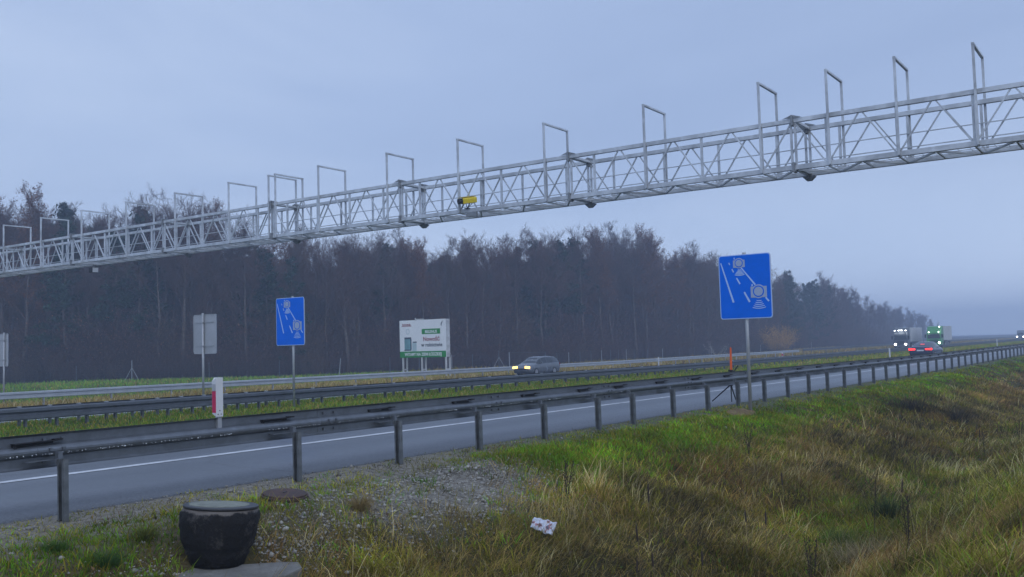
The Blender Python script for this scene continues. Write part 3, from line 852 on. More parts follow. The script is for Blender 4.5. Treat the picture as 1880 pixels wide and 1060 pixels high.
# ------------------------------------------------------------------ wildlife fence at the forest edge
def fence():
    pts = [(44, 134), (58, 122), (65.8, 113.0), (69.3, 106.5), (74.9, 98.7), (80.2, 91.8), (84.9, 86.1), (89.3, 81.5), (92.9, 79.7), (97.1, 77.7), (99.9, 76.4), (103.7, 74.8), (105.3, 74.2), (112.9, 73.3), (115.7, 73.1)]
    pts += [(118.5, 72.8), (121.4, 72.6), (124.3, 72.4), (127.2, 72.2), (129.7, 72.0), (132, 71.9), (134.3, 71.7), (136.6, 71.5), (141, 71.3), (146, 71), (152, 70.7), (158, 70.5), (165, 70.3), (172, 70.1), (180, 70), (190, 70), (200, 70), (212, 70), (225, 70.4)]
    o = empty('wire_fence', (pts[3][0], pts[3][1], -3.1)); tag(o, 'thin wire fence on slender pale posts along the forest edge', 'fence')
    O = Vector(o.location)
    braced = {3, 11}; gate = {12, 13}
    for i, (u, w) in enumerate(pts):
        z = gz(u, w); h = 2.15 if i not in braced else 2.6
        if i in gate: h = 2.35
        mb = MB(); r = .045 if i not in gate else .055
        mb.bar(Vector((u, w, z - .2)) - O, Vector((u + (.3 if i == 6 else 0), w, z + h)) - O, r * 1.5)
        p = mb.build('fence_post', M['rail_dark'] if i % 3 else M['pole'], o)
        if i in braced:
            b = MB()
            for s in (-1, 1): b.bar(Vector((u + s * .55, w - s * .75, z)) - O, Vector((u, w, z + 1.7)) - O, .05)
            b.build('brace', M['pole'], p)
    wr = MB()
    for (a, b) in zip(pts[:-1], pts[1:]):
        for h in (.25, .6, .95, 1.3, 1.65, 2.0):
            wr.bar(Vector((a[0], a[1], gz(*a) + h)) - O, Vector((b[0], b[1], gz(*b) + h)) - O, .007)
        n = max(1, int(math.hypot(b[0] - a[0], b[1] - a[1]) / .5))
        for k in range(n):
            t = k / n; u = a[0] + (b[0] - a[0]) * t; w = a[1] + (b[1] - a[1]) * t
            wr.bar(Vector((u, w, gz(u, w) + .2)) - O, Vector((u, w, gz(u, w) + 2.0)) - O, .006)
    wr.build('wire_mesh', M['rail_dark'], o)
    a, b = pts[12], pts[13]
    MB().bar(Vector((a[0], a[1], gz(*a) + 2.28)) - O, Vector((b[0], b[1], gz(*b) + 2.28)) - O, .035).build('gate_bar', M['rail_dark'], o)
    for k, (u, w, h) in enumerate(((149.9, 70.7, 3.3), (141, 74, 3.0))):
        pass
fence()

# ------------------------------------------------------------------ vehicles
def wheel(r, wd, parent, loc):
    o = empty('wheel', loc); o.parent = parent
    R = Matrix.Rotation(PI / 2, 3, 'X')
    MB().lathe([(r * .66, -wd / 2), (r * .94, -wd / 2), (r, -wd / 2 + .03), (r, wd / 2 - .03), (r * .94, wd / 2), (r * .66, wd / 2)], (0, 0, 0), 24, True, R).build('tyre', M['tyre'], o, smooth=False)
    mb = MB(); mb.lathe([(r * .64, -wd / 2 - .006), (r * .64, wd / 2 + .006)], (0, 0, 0), 24, True, R)
    for s in (-1, 1):
        for k in range(5):
            a = 2 * PI * k / 5
            mb.bar((0, s * (wd / 2 + .012), 0), (r * .58 * math.cos(a), s * (wd / 2 + .012), r * .58 * math.sin(a)), .05, .014, up=(0, 1, 0))
    mb.build('rim', M['rim'], o)
def car(name, label, loc, rz, spec, paint, lights):
    """lofted body; local +X is the nose"""
    o = empty(name, loc, rz); tag(o, label, 'car')
    st = spec['st']            # x, z_bottom, z_belt, z_roof, half width, half roof width
    rings = []
    for x, zb, zs, zr, hw, hr in st:
        pts = [(0, zb), (hw * .80, zb), (hw * .95, zb + .06), (hw, zb + .22), (hw, (zb + zs) / 2 + .08), (hw * .985, zs - .07), (hw * .955, zs)]
        pts += [(hw * .955 + (hr - hw * .955) * .5, zs + (zr - zs) * .53), (hr, zs + (zr - zs) * .87), (hr * .80, zs + (zr - zs) * .975), (hr * .4, zr), (0, zr + .004)]
        rings.append([(x, y, z) for y, z in pts] + [(x, -y, z) for y, z in reversed(pts[1:-1])])
    n = len(rings[0]); vs = [p for r in rings for p in r]; fs = []
    for i in range(len(rings) - 1):
        for k in range(n): fs.append((i * n + k, i * n + (k + 1) % n, (i + 1) * n + (k + 1) % n, (i + 1) * n + k))
    fs.append(tuple(range(n - 1, -1, -1))); fs.append(tuple(range(len(vs) - n, len(vs))))
    MB().add(vs, fs).build('body', paint, o, smooth=True)
    def panel(nm, i0, i1, k0, k1, inset=.05, mirror=False, mat=None):
        mb = MB()
        ks = list(range(k0, k1 + 1))
        if mirror: ks = [(n - k) % n for k in ks]
        cs = [Vector(rings[i][k]) for i in range(i0, i1 + 1) for k in ks]
        c = sum(cs, Vector()) / len(cs)
        w = len(ks); G = [[cs[i * w + j] for j in range(w)] for i in range(i1 - i0 + 1)]
        nrm = (G[-1][0] - G[0][0]).cross(G[0][-1] - G[0][0]).normalized()
        if nrm.dot(c - Vector((c.x, 0, .7))) < 0: nrm = -nrm
        if abs(nrm.y) < .5 and nrm.z < 0: nrm = -nrm
        out = [[p + (c - p) * inset + nrm * .010 for p in row] for row in G]
        mb.add([p for row in out for p in row], [(i * w + j, i * w + j + 1, (i + 1) * w + j + 1, (i + 1) * w + j) for i in range(len(G) - 1) for j in range(w - 1)])
        return mb.build(nm, mat or M['glassdark'], o, smooth=True)
    for a, b in spec['side']:
        panel('side_window', a, b, 6, 8, .06); panel('side_window', a, b, 6, 8, .06, True)
    def screen(nm, i0, i1):
        mb = MB(); ks = [8, 9, 10, 11, 12, 13, 14]
        vs = []
        for i in (i0, i1):
            for k in ks: vs.append(Vector(rings[i][k]))
        # rises from the belt: use belt width at the low end
        c = sum(vs, Vector()) / len(vs); d = 1 if rings[i1][11][0] > rings[i0][11][0] else -1
        vs = [p + (c - p) * .05 + Vector((0, 0, .012)) for p in vs]
        w = len(ks); mb.add(vs, [(j, j + 1, w + j + 1, w + j) for j in range(w - 1)])
        return mb.build(nm, M['glassdark'], o, smooth=True)
    for nm, i0, i1 in spec['screens']: screen(nm, i0, i1)
    for x in spec['axles']:
        for s in (-1, 1):
            MB().lathe([(.36, -.02), (.36, .02)], (x, s * (spec['hw'] - .06), .33), 20, True, Matrix.Rotation(PI / 2, 3, 'X')).build('wheel_arch', M['black'], o)
            wheel(.325, .21, o, (x, s * (spec['hw'] - .10), .325))
    xf = spec['L'] / 2
    for s in (-1, 1):
        m_ = MB(); m_.box((spec['mir'], s * (spec['hw'] + .10), spec['zbelt'] + .06), (.12, .20, .13)); m_.box((spec['mir'], s * (spec['hw'] + .0), spec['zbelt'] + .02), (.06, .08, .05)); m_.build('door_mirror', paint, o, bevel=.03)
    MB().box((xf - .04, 0, .34), (.10, spec['hw'] * 1.5, .14)).build('lower_grille', M['black'], o)
    MB().box((xf - .01, 0, .56), (.06, spec['hw'] * .95, .12)).build('grille', M['black'], o)
    MB().box((-xf - .005, 0, spec['plz']), (.03, .54, .12)).build('number_plate', M['white'], o)
    MB().box((-xf + .02, 0, .32), (.12, spec['hw'] * 1.6, .16)).build('rear_diffuser', M['black'], o)
    for s in (-1, 1):
        hl = MB(); hl.prism([(-.24, -.08), (.22, -.10), (.24, .05), (-.20, .09)], (xf - .10, s * (spec['hw'] - .30), .70), (0, s * 1, 0), (0, 0, 1), (1, 0, 0), .09)
        hl.build('headlight', lights[0], o)
        tl = MB(); tl.prism([(-.30, -.055), (.20, -.07), (.20, .075), (-.30, .055)], (-xf + .10, s * (spec['hw'] - .24), spec['tlz']), (0, s, 0), (0, 0, 1), (-1, 0, 0), .115)
        tl.build('tail_light', lights[1], o)
    if lights[2]: MB().box((spec['brk'][0], 0, spec['brk'][1]), (.03, .32, .035)).build('brake_light', lights[2], o)
    mb = MB(); mb.prism([(-.12, 0), (.10, 0), (-.06, .07)], (spec['fin'], .01, spec['H'] - .01), (1, 0, 0), (0, 0, 1), (0, -1, 0), .02); mb.build('roof_fin', paint, o)
    return o
M['tailoff'] = plain('unlit_red_lens', (.25, .01, .012), .2, 0, .05, 5)
M['headoff'] = plain('unlit_clear_lens', (.5, .52, .55), .1, .2, .05, 5)
EST = dict(L=4.72, H=1.49, hw=.91, zbelt=.95, plz=.78, tlz=.86, mir=.72, fin=-1.5, brk=(-2.2, 1.40), axles=(-1.36, 1.40), st=[
    (-2.36, .42, .80, .84, .78, .70), (-2.32, .32, .90, .97, .86, .72), (-2.18, .24, .96, 1.22, .89, .66), (-1.95, .20, .97, 1.42, .905, .64), (-1.2, .18, .96, 1.475, .91, .655), (-.3, .18, .955, 1.49, .91, .665),
    (.15, .18, .95, 1.47, .91, .655), (.48, .18, .945, 1.40, .91, .645), (.85, .18, .94, 1.22, .91, .66), (1.22, .18, .925, 1.01, .91, .70), (1.6, .20, .86, .92, .90, .72), (2.0, .22, .80, .85, .87, .70), (2.25, .26, .68, .73, .80, .64), (2.36, .34, .56, .60, .70, .55)],
    side=[(2, 4), (4, 5), (5, 7), (7, 9)], screens=[('windscreen', 7, 9), ('rear_window', 1, 3)])
SED = dict(L=4.76, H=1.40, hw=.925, zbelt=.93, plz=.70, tlz=.80, mir=.70, fin=-.9, brk=(-1.42, 1.20), axles=(-1.40, 1.42), st=[
    (-2.38, .42, .78, .84, .76, .66), (-2.33, .34, .88, .95, .86, .72), (-2.10, .24, .93, 1.01, .90, .70), (-1.75, .20, .945, 1.07, .92, .62), (-1.30, .18, .945, 1.24, .925, .585), (-.75, .18, .94, 1.365, .925, .60), (-.2, .18, .935, 1.40, .925, .61),
    (.2, .18, .93, 1.385, .925, .61), (.55, .18, .925, 1.30, .925, .615), (.95, .18, .92, 1.10, .92, .66), (1.25, .18, .90, .98, .92, .72), (1.7, .20, .84, .90, .91, .74), (2.1, .24, .74, .79, .87, .70), (2.38, .34, .56, .60, .72, .56)],
    side=[(3, 5), (5, 7), (7, 9)], screens=[('windscreen', 8, 10), ('rear_window', 3, 5)])
car('estate_car', 'dark grey estate car with glowing yellowish headlights on the far carriageway', (66.4, 44.0, float(zroad(44.0, 66.4))), PI, EST, M['carpaint'], (M['lamp'], M['tailoff'], None)).scale = (1, 1, 1.09)
car('saloon_car', 'dark blue saloon car with red tail lights driving away on the near carriageway', (84.5, 16.85, float(zroad(16.85, 84.5))), 0, SED, M['carblue'], (M['headoff'], M['tail'], M['brake']))

def truck(loc, label, cabmat, lamps, roofbar, trailer_len=13.4, H=3.9):
    """local +X is the nose"""
    o = empty('lorry', loc, PI); tag(o, label, 'lorry')
    xf = 0.0; wd = 2.48
    c = MB(); 
    prof = [(0, .45), (.05, 1.25), (-.10, 2.35), (-.35, 2.75), (-1.0, H - .12), (-2.15, H), (-2.15, .55), (-1.9, .45)]
    c.prism(prof, (0, -wd / 2, 0), (1, 0, 0), (0, 0, 1), (0, 1, 0), wd)
    c.build('cab', cabmat, o, bevel=.07)
    MB().prism([(-wd / 2 + .16, 0), (wd / 2 - .16, 0), (wd / 2 - .26, .80), (-wd / 2 + .26, .80)], (.035, 0, 1.62), (0, 1, 0), (-.13, 0, .99), (1, 0, 0), .025).build('windscreen', M['glassdark'], o)
    for s in (-1, 1):
        MB().prism([(-.95, 1.65), (-.15, 1.65), (-.24, 2.3), (-.95, 2.35)], (0, s * (wd / 2 + .004), 0), (1, 0, 0), (0, 0, 1), (0, s, 0), .012).build('side_window', M['glassdark'], o)
        m_ = MB(); m_.box((-.05, s * (wd / 2 + .22), 2.05), (.14, .22, .62)); m_.box((-.08, s * (wd / 2 + .08), 2.3), (.06, .2, .05)); m_.build('door_mirror', M['black'], o, bevel=.02)
    g = MB()
    for k in range(5): g.box((.045, 0, .82 + k * .13), (.06, 1.5, .075))
    g.build('grille', M['black'], o)
    MB().box((.03, 0, .42), (.20, wd - .06, .32)).build('bumper', cabmat, o, bevel=.05)
    MB().box((.10, 0, 2.56), (.34, wd - .3, .06)).build('sun_visor', M['black'], o)
    for s in lamps:
        h = MB(); h.tube([(.10, s * (wd / 2 - .34), .80), (.15, s * (wd / 2 - .34), .80)], [.19, .17], 14); h.build('headlight', M['lampwhite'], o)
    for y, z in roofbar:
        h = MB(); h.tube([(-.35 if z > 3 else -.16, y, z), (-.02 if z > 3 else .02, y, z)], [.07, .085], 10); h.build('roof_lamp', M['marker'], o)
    MB().box((-2.6 - trailer_len / 2, 0, H / 2 + .60), (trailer_len, 2.55, H - 1.25)).build('trailer_box', M['trailer'], o, bevel=.03)
    MB().box((-2.6 - trailer_len / 2, 0, 1.12), (trailer_len - .2, .9, .22)).build('chassis', M['black'], o)
    for s in (-1, 1): MB().box((-2.6 - trailer_len * .36, s * 1.2, .72), (trailer_len * .35, .05, .6)).build('side_skirt', M['rail_dark'], o)
    for x in (-.95, -3.6, -trailer_len + .6, -trailer_len - .7):
        for s in (-1, 1): wheel(.5, .32, o, (x, s * 1.08, .5))
    return o
truck((184.5, 41.2, float(zroad(41.2, 184))), 'pale box lorry with a dark cab and a row of roof lamps', M['truckdark'], (-1, 1), [(-.95, 3.35), (-.28, 3.38), (0, 3.38), (.28, 3.38), (.95, 3.35)], 10.0)
truck((187.0, 35.9, float(zroad(35.9, 187))), 'lorry with a bright green cab and a pale trailer', M['truckgreen'], (-1, 1), [(-.85, 2.78), (.85, 2.78), (1.0, 3.72)], 7.6)
def van(loc):
    o = empty('van', loc, PI); tag(o, 'distant boxy van with two white headlights at the right end of the motorway', 'van')
    MB().prism([(0, .4), (.05, 1.0), (-.6, 1.25), (-1.15, 2.2), (-1.5, 2.9), (-6.2, 2.95), (-6.2, .45)], (0, -1.05, 0), (1, 0, 0), (0, 0, 1), (0, 1, 0), 2.1).build('body', M['rail'], o, bevel=.06)
    MB().prism([(-.9, 0), (.9, 0), (.78, .95), (-.78, .95)], (-.60, 0, 1.30), (0, 1, 0), (-.5, 0, .87), (1, 0, .5), .03).build('windscreen', M['glassdark'], o)
    for s in (-1, 1): MB().tube([(0, s * .9, .82), (.09, s * .9, .82)], .2, 10).build('headlight', M['lampwhite'], o)
    MB().box((.05, 0, .75), (.06, 1.1, .25)).build('grille', M['black'], o)
    for x in (-1.0, -4.8):
        for s in (-1, 1): wheel(.36, .24, o, (x, s * .95, .36))
van((352.0, 41.0, float(zroad(41.0, 352))))

# ------------------------------------------------------------------ things on the verge
def well_ring():
    u, w = 6.17, 8.02; zt = -1.515
    o = empty('concrete_well', (u, w, zt - .52)); o.scale = (.89, .89, .84); tag(o, 'squat black tarred concrete well ring with a mossy round lid', 'well')
    o.rotation_euler = (math.radians(1), math.radians(5), 0)
    wob = lambda a, z: .016 * math.sin(3 * a + 4 * z) + .010 * math.sin(7 * a + 9 * z) + .05 * (vnoise(np.array([a * 4 % 25.13]), np.array([z * 22]), 2)[0] - .5) + .03 * (vnoise(np.array([a * 11 % 69.1]), np.array([z * 60]), 5)[0] - .5)
    pr = [(.30, -.10), (.325, .0), (.350, .04), (.352, .08), (.372, .11), (.385, .15), (.398, .20), (.410, .25), (.420, .30), (.428, .35), (.436, .40), (.440, .44), (.437, .48), (.430, .51), (.420, .535), (.405, .56)]
    MB().lathe(pr, (0, 0, 0), 72, True, None, wob).build('ring_body', M['tar'], o, smooth=True)
    MB().lathe([(.375, .566), (.410, .574), (.416, .582), (.416, .596), (.408, .601), (.33, .603)], (0, 0, 0), 48).build('lid_rim', M['lidrim'], o, smooth=False)
    MB().lathe([(.335, .595), (.335, .607), (.31, .612), (.0, .616)], (-.02, .01, 0), 40).build('lid', M['lidtop'], o)
    l = empty('manhole_cover', (7.86, 8.93, gz(7.86, 8.93) + .05)); tag(l, 'flat rusty iron manhole cover on the grass behind the black well ring', 'manhole cover')
    l.rotation_euler = (math.radians(5), math.radians(-2), .4)
    MB().lathe([(.24, -.14), (.27, -.02), (.285, -.02), (.285, .0)], (0, 0, 0), 36).build('frame', M['rust'], l)
    c = MB(); c.lathe([(.262, .0), (.262, .018), (.25, .024), (.0, .028)], (0, 0, 0), 36)
    c.build('cover', M['rust'], l)
    MB().box((0, 0, .03), (.07, .022, .006)).build('key_slot', M['black'], l)
    MB().lathe([(.30, -.16), (.26, -.02), (.24, -.012)], (-.40, .12, -.02), 24).build('rusty_plate', M['rust'], l)
    s = empty('concrete_slab', (6.20, 7.56, gz(6.2, 7.6) + .03)); tag(s, 'broken grey concrete slab lying in front of the black well ring', 'slab')
    s.rotation_euler = (math.radians(5), math.radians(2), math.radians(-38))
    poly = [(-.72, -.30), (-.45, -.34), (-.1, -.30), (.18, -.24), (.33, -.20), (.42, -.08), (.50, .02), (.48, .22), (.30, .25), (-.2, .24), (-.7, .22)]
    b = MB(); b.prism(poly, (0, 0, -.13), (1, 0, 0), (0, 1, 0), (0, 0, 1), .20); b.build('slab_body', M['concrete'], s, bevel=.018)
    b2 = MB()
    for k in range(9): b2.box((.10 + .045 * k, -.24 + .028 * k + .012 * (k % 2), -.06 - .008 * (k % 3)), (.05, .05, .07 + .02 * (k % 2)), Matrix.Rotation(k * .7, 3, 'Z'))
    b2.build('broken_edge', M['concrete'], s, bevel=.006)
well_ring()

def paper():
    u, w = 10.1, 6.66; z = gz(u, w) + .16
    o = empty('paper_bag', (u, w, z)); tag(o, 'crumpled white printed bag dropped in the dry ditch grass', 'litter')
    nx, ny = 9, 15; v = []; f = []
    for i in range(nx):
        for j in range(ny):
            x = (i / (nx - 1) - .5) * .17; y = (j / (ny - 1) - .5) * .30
            zz = .018 * math.sin(9 * y * 6 + i) * (.5 + vnoise(np.array([i * .7]), np.array([j * .7]), 3)[0]) + .02 * (vnoise(np.array([i * .5]), np.array([j * .5]), 8)[0] - .5) + .02 * (1 - (2 * i / (nx - 1) - 1) ** 2)
            v.append((x * (1 + .12 * math.sin(5 * y * 3)), y, zz))
    for i in range(nx - 1):
        for j in range(ny - 1): f.append((i * ny + j, (i + 1) * ny + j, (i + 1) * ny + j + 1, i * ny + j + 1))
    k = len(v)
    m, nt, b = new_mat('printed_paper')
    tc = N(nt, 'ShaderNodeTexCoord'); vo = N(nt, 'ShaderNodeTexNoise', Scale=14.0, Detail=2.0); nt.links.new(tc.outputs['Object'], vo.inputs['Vector'])
    r = ramp(nt, vo.outputs[0], [(.0, (.55, .60, .72)), (.54, (.58, .62, .72)), (.60, (.45, .22, .24)), (.66, (.12, .12, .16))])
    nt.links.new(r.outputs[0], b.inputs['Base Color']); b.inputs['Roughness'].default_value = .5
    mb = MB().add(v, f)
    mb.add([(x, y, zz - .012 - .02 * (1 - (x / .09) ** 2)) for x, y, zz in v], [tuple(reversed(q)) for q in f])
    for i in range(nx - 1):
        for j in (0, ny - 1): mb.add([v[i * ny + j], v[(i + 1) * ny + j], (v[(i + 1) * ny + j][0], v[(i + 1) * ny + j][1], v[(i + 1) * ny + j][2] - .02), (v[i * ny + j][0], v[i * ny + j][1], v[i * ny + j][2] - .02)], [(0, 1, 2, 3)])
    sh = mb.build('bag_sheet', m, o, smooth=False)
    nn = Vector((-.62, -.42, .66)).normalized(); la = Vector((.573, -.819, -.55)); la = (la - nn * la.dot(nn)).normalized(); sb = la.cross(nn)
    o.rotation_euler = Matrix((sb, la, nn)).transposed().to_euler()
paper()

# ------------------------------------------------------------------ trees
def seg_arrays():
    return {'v': [], 'q': [], 't': [], 'c': []}
def add_prism(A, p, q, r0, r1, c, n=3):
    d = q - p; L = np.linalg.norm(d)
    if L < 1e-6: return
    d = d / L
    a = np.array([0, 0, 1.0]) if abs(d[2]) < .9 else np.array([1.0, 0, 0])
    x = np.cross(d, a); x /= np.linalg.norm(x); y = np.cross(d, x)
    b = len(A['v'])
    for P, r in ((p, r0), (q, r1)):
        for k in range(n):
            t = 2 * PI * k / n
            A['v'].append(P + (x * math.cos(t) + y * math.sin(t)) * r); A['c'].append(c)
    for k in range(n): A['q'].append((b + k, b + (k + 1) % n, b + n + (k + 1) % n, b + n + k))
def add_twig(A, p, q, wd, c, rg):
    d = q - p; s = np.cross(d, rg.normal(size=3)); n = np.linalg.norm(s)
    if n < 1e-6: return
    s = s / n * wd
    b = len(A['v'])
    A['v'] += [p - s, p + s, q]; A['c'] += [c, c, c]; A['t'].append((b, b + 1, b + 2))
def add_leaf(A, p, sz, c, rg, el=1.0):
    a = rg.normal(size=3); a /= np.linalg.norm(a); b_ = np.cross(a, rg.normal(size=3)); b_ /= (np.linalg.norm(b_) + 1e-9)
    b = len(A['v'])
    A['v'] += [p - a * sz * el, p + b_ * sz * .6, p + a * sz * el, p - b_ * sz * .6]; A['c'] += [c] * 4; A['q'].append((b, b + 1, b + 2, b + 3))
def rot_away(d, ang, rg):
    a = rg.normal(size=3); x = np.cross(d, a); x /= np.linalg.norm(x)
    return d * math.cos(ang) + x * math.sin(ang)
def to_mesh(name, A, mat):
    return np_mesh(name, np.array(A['v']), np.array(A['q']) if A['q'] else None, np.array(A['t']) if A['t'] else None, mat, np.array(A['c']))

def bare_tree(seed, H=20.0, clear=.38, spread=.24, up=.55, limbs=15, leafc=None, leaves=0, tone=(.098, .064, .060), dens=1.15, tw=.0105):
    rg = np.random.default_rng(seed)
    T = seg_arrays(); C = seg_arrays()
    tone = np.array(tone)
    # trunk
    p = np.array([0, 0, -.4]); pts = [p]; n = 9
    lean = rg.normal(size=2) * .012
    for i in range(n):
        p = p + np.array([lean[0] * H / n + rg.normal() * .10, lean[1] * H / n + rg.normal() * .10, H * .80 / n]); pts.append(p)
    R0 = H * .0115 * rg.uniform(.8, 1.25)
    for i in range(n):
        r0 = R0 * (1 - i / n) ** .8 + .03; r1 = R0 * (1 - (i + 1) / n) ** .8 + .025
        add_prism(T, pts[i], pts[i + 1], r0, r1, tone, 7)
    def trunk_at(t):
        f = t * n; i = min(n - 1, int(f)); return pts[i] + (pts[i + 1] - pts[i]) * (f - i)
    def grow(p, d, L, r, lvl):
        k = 4 if lvl < 2 else 3
        q = p; dd = d
        nodes = [p]
        for i in range(k):
            dd = dd + rg.normal(size=3) * (.13 if lvl < 2 else .2) + np.array([0, 0, .10 if lvl < 2 else .05]); dd /= np.linalg.norm(dd)
            q2 = q + dd * L / k
            rr0 = r * (1 - i / k * .75); rr1 = r * (1 - (i + 1) / k * .75)
            if lvl < 2: add_prism(C, q, q2, rr0, rr1, tone * rg.uniform(.8, 1.15), 4 if lvl == 0 else 3)
            else: add_prism(C, q, q2, max(rr0, .012), max(rr1, .008), tone * rg.uniform(.8, 1.2), 3)
            q = q2; nodes.append(q)
        if lvl == 2:
            for j in range(int(9 * dens)):
                t = rg.uniform(.15, 1.0) * k; i = min(k - 1, int(t)); b = nodes[i] + (nodes[i + 1] - nodes[i]) * (t - i)
                e = rot_away(dd, rg.uniform(.3, .9), rg) + np.array([0, 0, .15]); e /= np.linalg.norm(e)
                ln = L * rg.uniform(.35, .75)
                add_twig(C, b, b + e * ln, tw, tone * rg.uniform(.8, 1.4) * np.array([1.05, .98, .95]), rg)
                for _ in range(2):
                    b2 = b + e * ln * rg.uniform(.3, .8); e2 = rot_away(e, rg.uniform(.4, .9), rg)
                    add_twig(C, b2, b2 + e2 * ln * .55, tw * .8, tone * rg.uniform(.8, 1.4), rg)
                for _ in range(leaves):
                    if rg.random() < .6: add_leaf(C, b + e * ln * rg.uniform(.2, 1) + rg.normal(size=3) * .12, rg.uniform(.05, .11), np.array(leafc) * rg.uniform(.6, 1.35), rg)
            return
        m = int((7 if lvl == 0 else 6) * (1 if lvl else dens ** .5))
        for j in range(m):
            t = (rg.uniform(.25, 1.0) if lvl == 0 else rg.uniform(.2, 1.0)) * k; i = min(k - 1, int(t)); b = nodes[i] + (nodes[i + 1] - nodes[i]) * (t - i)
            e = rot_away(dd, rg.uniform(.35, .85), rg) + np.array([0, 0, .18]); e /= np.linalg.norm(e)
            grow(b, e, L * rg.uniform(.38, .58), r * rg.uniform(.35, .5), lvl + 1)
    for j in range(limbs):
        t = clear + (1 - clear) * ((j + rg.uniform(0, 1)) / limbs) ** .9
        b = trunk_at(min(.999, t))
        az = j * 2.4 + rg.uniform(-.5, .5); el = up + (t - clear) / (1 - clear) * .55 + rg.uniform(-.15, .15)
        d = np.array([math.cos(az) * math.cos(el), math.sin(az) * math.cos(el), math.sin(el)])
        L = H * spread * (1.2 - .35 * (t - clear) / (1 - clear)) * rg.uniform(.75, 1.1)
        grow(b, d, L, R0 * .42 * (1.15 - t), 0)
    return T, C

def pine(seed, H=20.0, clear=.45, width=.14, tone=(.022, .045, .030)):
    rg = np.random.default_rng(seed); T = seg_arrays(); C = seg_arrays(); tone = np.array(tone); bk = np.array([.07, .045, .035])
    p = np.array([0, 0, -.4]); pts = [p]; n = 9
    for i in range(n): p = p + np.array([rg.normal() * .10, rg.normal() * .10, H * .97 / n]); pts.append(p)
    for i in range(n): add_prism(T, pts[i], pts[i + 1], H * .010 * (1 - i / n) + .035, H * .010 * (1 - (i + 1) / n) + .03, bk, 7)
    nb = 46
    for j in range(nb):
        t = clear + (1 - clear) * j / nb
        f = t * n; i = min(n - 1, int(f)); b = pts[i] + (pts[i + 1] - pts[i]) * (f - i)
        s = (t - clear) / (1 - clear)
        L = H * width * (1.05 - s) ** .7 * rg.uniform(.55, 1.2) + .4
        az = rg.uniform(0, 2 * PI); el = .1 + s * .7 + rg.uniform(-.2, .2)
        d = np.array([math.cos(az) * math.cos(el), math.sin(az) * math.cos(el), math.sin(el)])
        add_prism(C, b, b + d * L, .05, .015, bk * .8, 3)
        for q in range(int(6 + L * 5)):
            c = b + d * L * rg.uniform(.25, 1.02) + rg.normal(size=3) * np.array([.22, .22, .14]) * (.6 + L * .18)
            k = tone * rg.uniform(.55, 1.5)
            for _ in range(7): add_leaf(C, c + rg.normal(size=3) * .16, rg.uniform(.10, .2), k * rg.uniform(.7, 1.3), rg, 1.4)
    return T, C

def bush(seed, H, W_, tone, n=34, leafc=None, leaves=0):
    rg = np.random.default_rng(seed); T = seg_arrays(); C = seg_arrays(); tone = np.array(tone)
    for j in range(n):
        az = rg.uniform(0, 2 * PI); el = rg.uniform(.75, 1.5); d = np.array([math.cos(az) * math.cos(el), math.sin(az) * math.cos(el), math.sin(el)])
        p = np.array([rg.normal() * W_ * .10, rg.normal() * W_ * .10, -.1]); L = H * rg.uniform(.6, 1.05); k = 5
        q = p; dd = d
        for i in range(k):
            dd = dd + rg.normal(size=3) * .12; dd /= np.linalg.norm(dd); q2 = q + dd * L / k
            add_prism(T if i == 0 else C, q, q2, .03 * (1 - i / k) + .008, .03 * (1 - (i + 1) / k) + .006, tone * .7, 3)
            if i > 0:
                for _ in range(6):
                    e = rot_away(dd, rg.uniform(.3, 1.0), rg); b = q + (q2 - q) * rg.random(); ln = L * rg.uniform(.12, .28)
                    add_twig(C, b, b + e * ln, .013, tone * rg.uniform(.7, 1.3), rg)
                    for _ in range(2):
                        e2 = rot_away(e, .6, rg); add_twig(C, b + e * ln * .5, b + e * ln * .5 + e2 * ln * .6, .011, tone * rg.uniform(.7, 1.3), rg)
                    for _ in range(leaves): add_leaf(C, b + e * ln * rg.random() + rg.normal(size=3) * .06, rg.uniform(.04, .08), np.array(leafc) * rg.uniform(.6, 1.4), rg)
            q = q2
    return T, C

EDGE = [(44, 150, 25.5), (60.5, 130.0, 24.9), (63.8, 128.0, 25.0), (65.8, 124.8, 24.9), (67.7, 121.6, 25.5), (68.9, 119.7, 24.6), (70.9, 116.5, 23.0), (72.8, 113.3, 22.6), (74.9, 110.4, 22.9), (77.2, 107.6, 22.9), (80.4, 103.8, 22.6), (82.7, 101.1, 21.9), (85.1, 98.4, 19.8), (88.0, 95.3, 18.4), (91.0, 92.2, 18.6), (94.2, 89.0, 18.9), (98.2, 86.7, 18.3), (102.8, 84.7, 17.7), (107.8, 82.7, 18.3), (111.4, 81.3, 19.6), (115.1, 80.0, 20.2), (120.3, 79.6, 19.8), (123.1, 79.3, 19.9), (130.3, 78.8, 20.3), (138.3, 78.2, 21.6), (143.5, 77.9, 22.4), (150.9, 77.4, 23.3), (158.7, 77.0, 22.6), (167.0, 76.6, 21.3), (176.2, 76.1, 20.7), (191.5, 76.5, 20.9), (221.6, 77.6, 20.9), (239.3, 78.1, 19.9), (259.1, 78.7, 19.4), (281.6, 79.2, 19.3), (304.0, 79.7, 19.4), (320.9, 80.0, 15.0), (390.6, 89.2, 14.6), (473.2, 98.5, 13.9), (545.7, 105.4, 12.9), (593.7, 109.5, 9.9)]
EU = np.array([e[0] for e in EDGE], float); EWd = np.array([e[1] for e in EDGE], float); EHt = np.array([e[2] for e in EDGE], float)
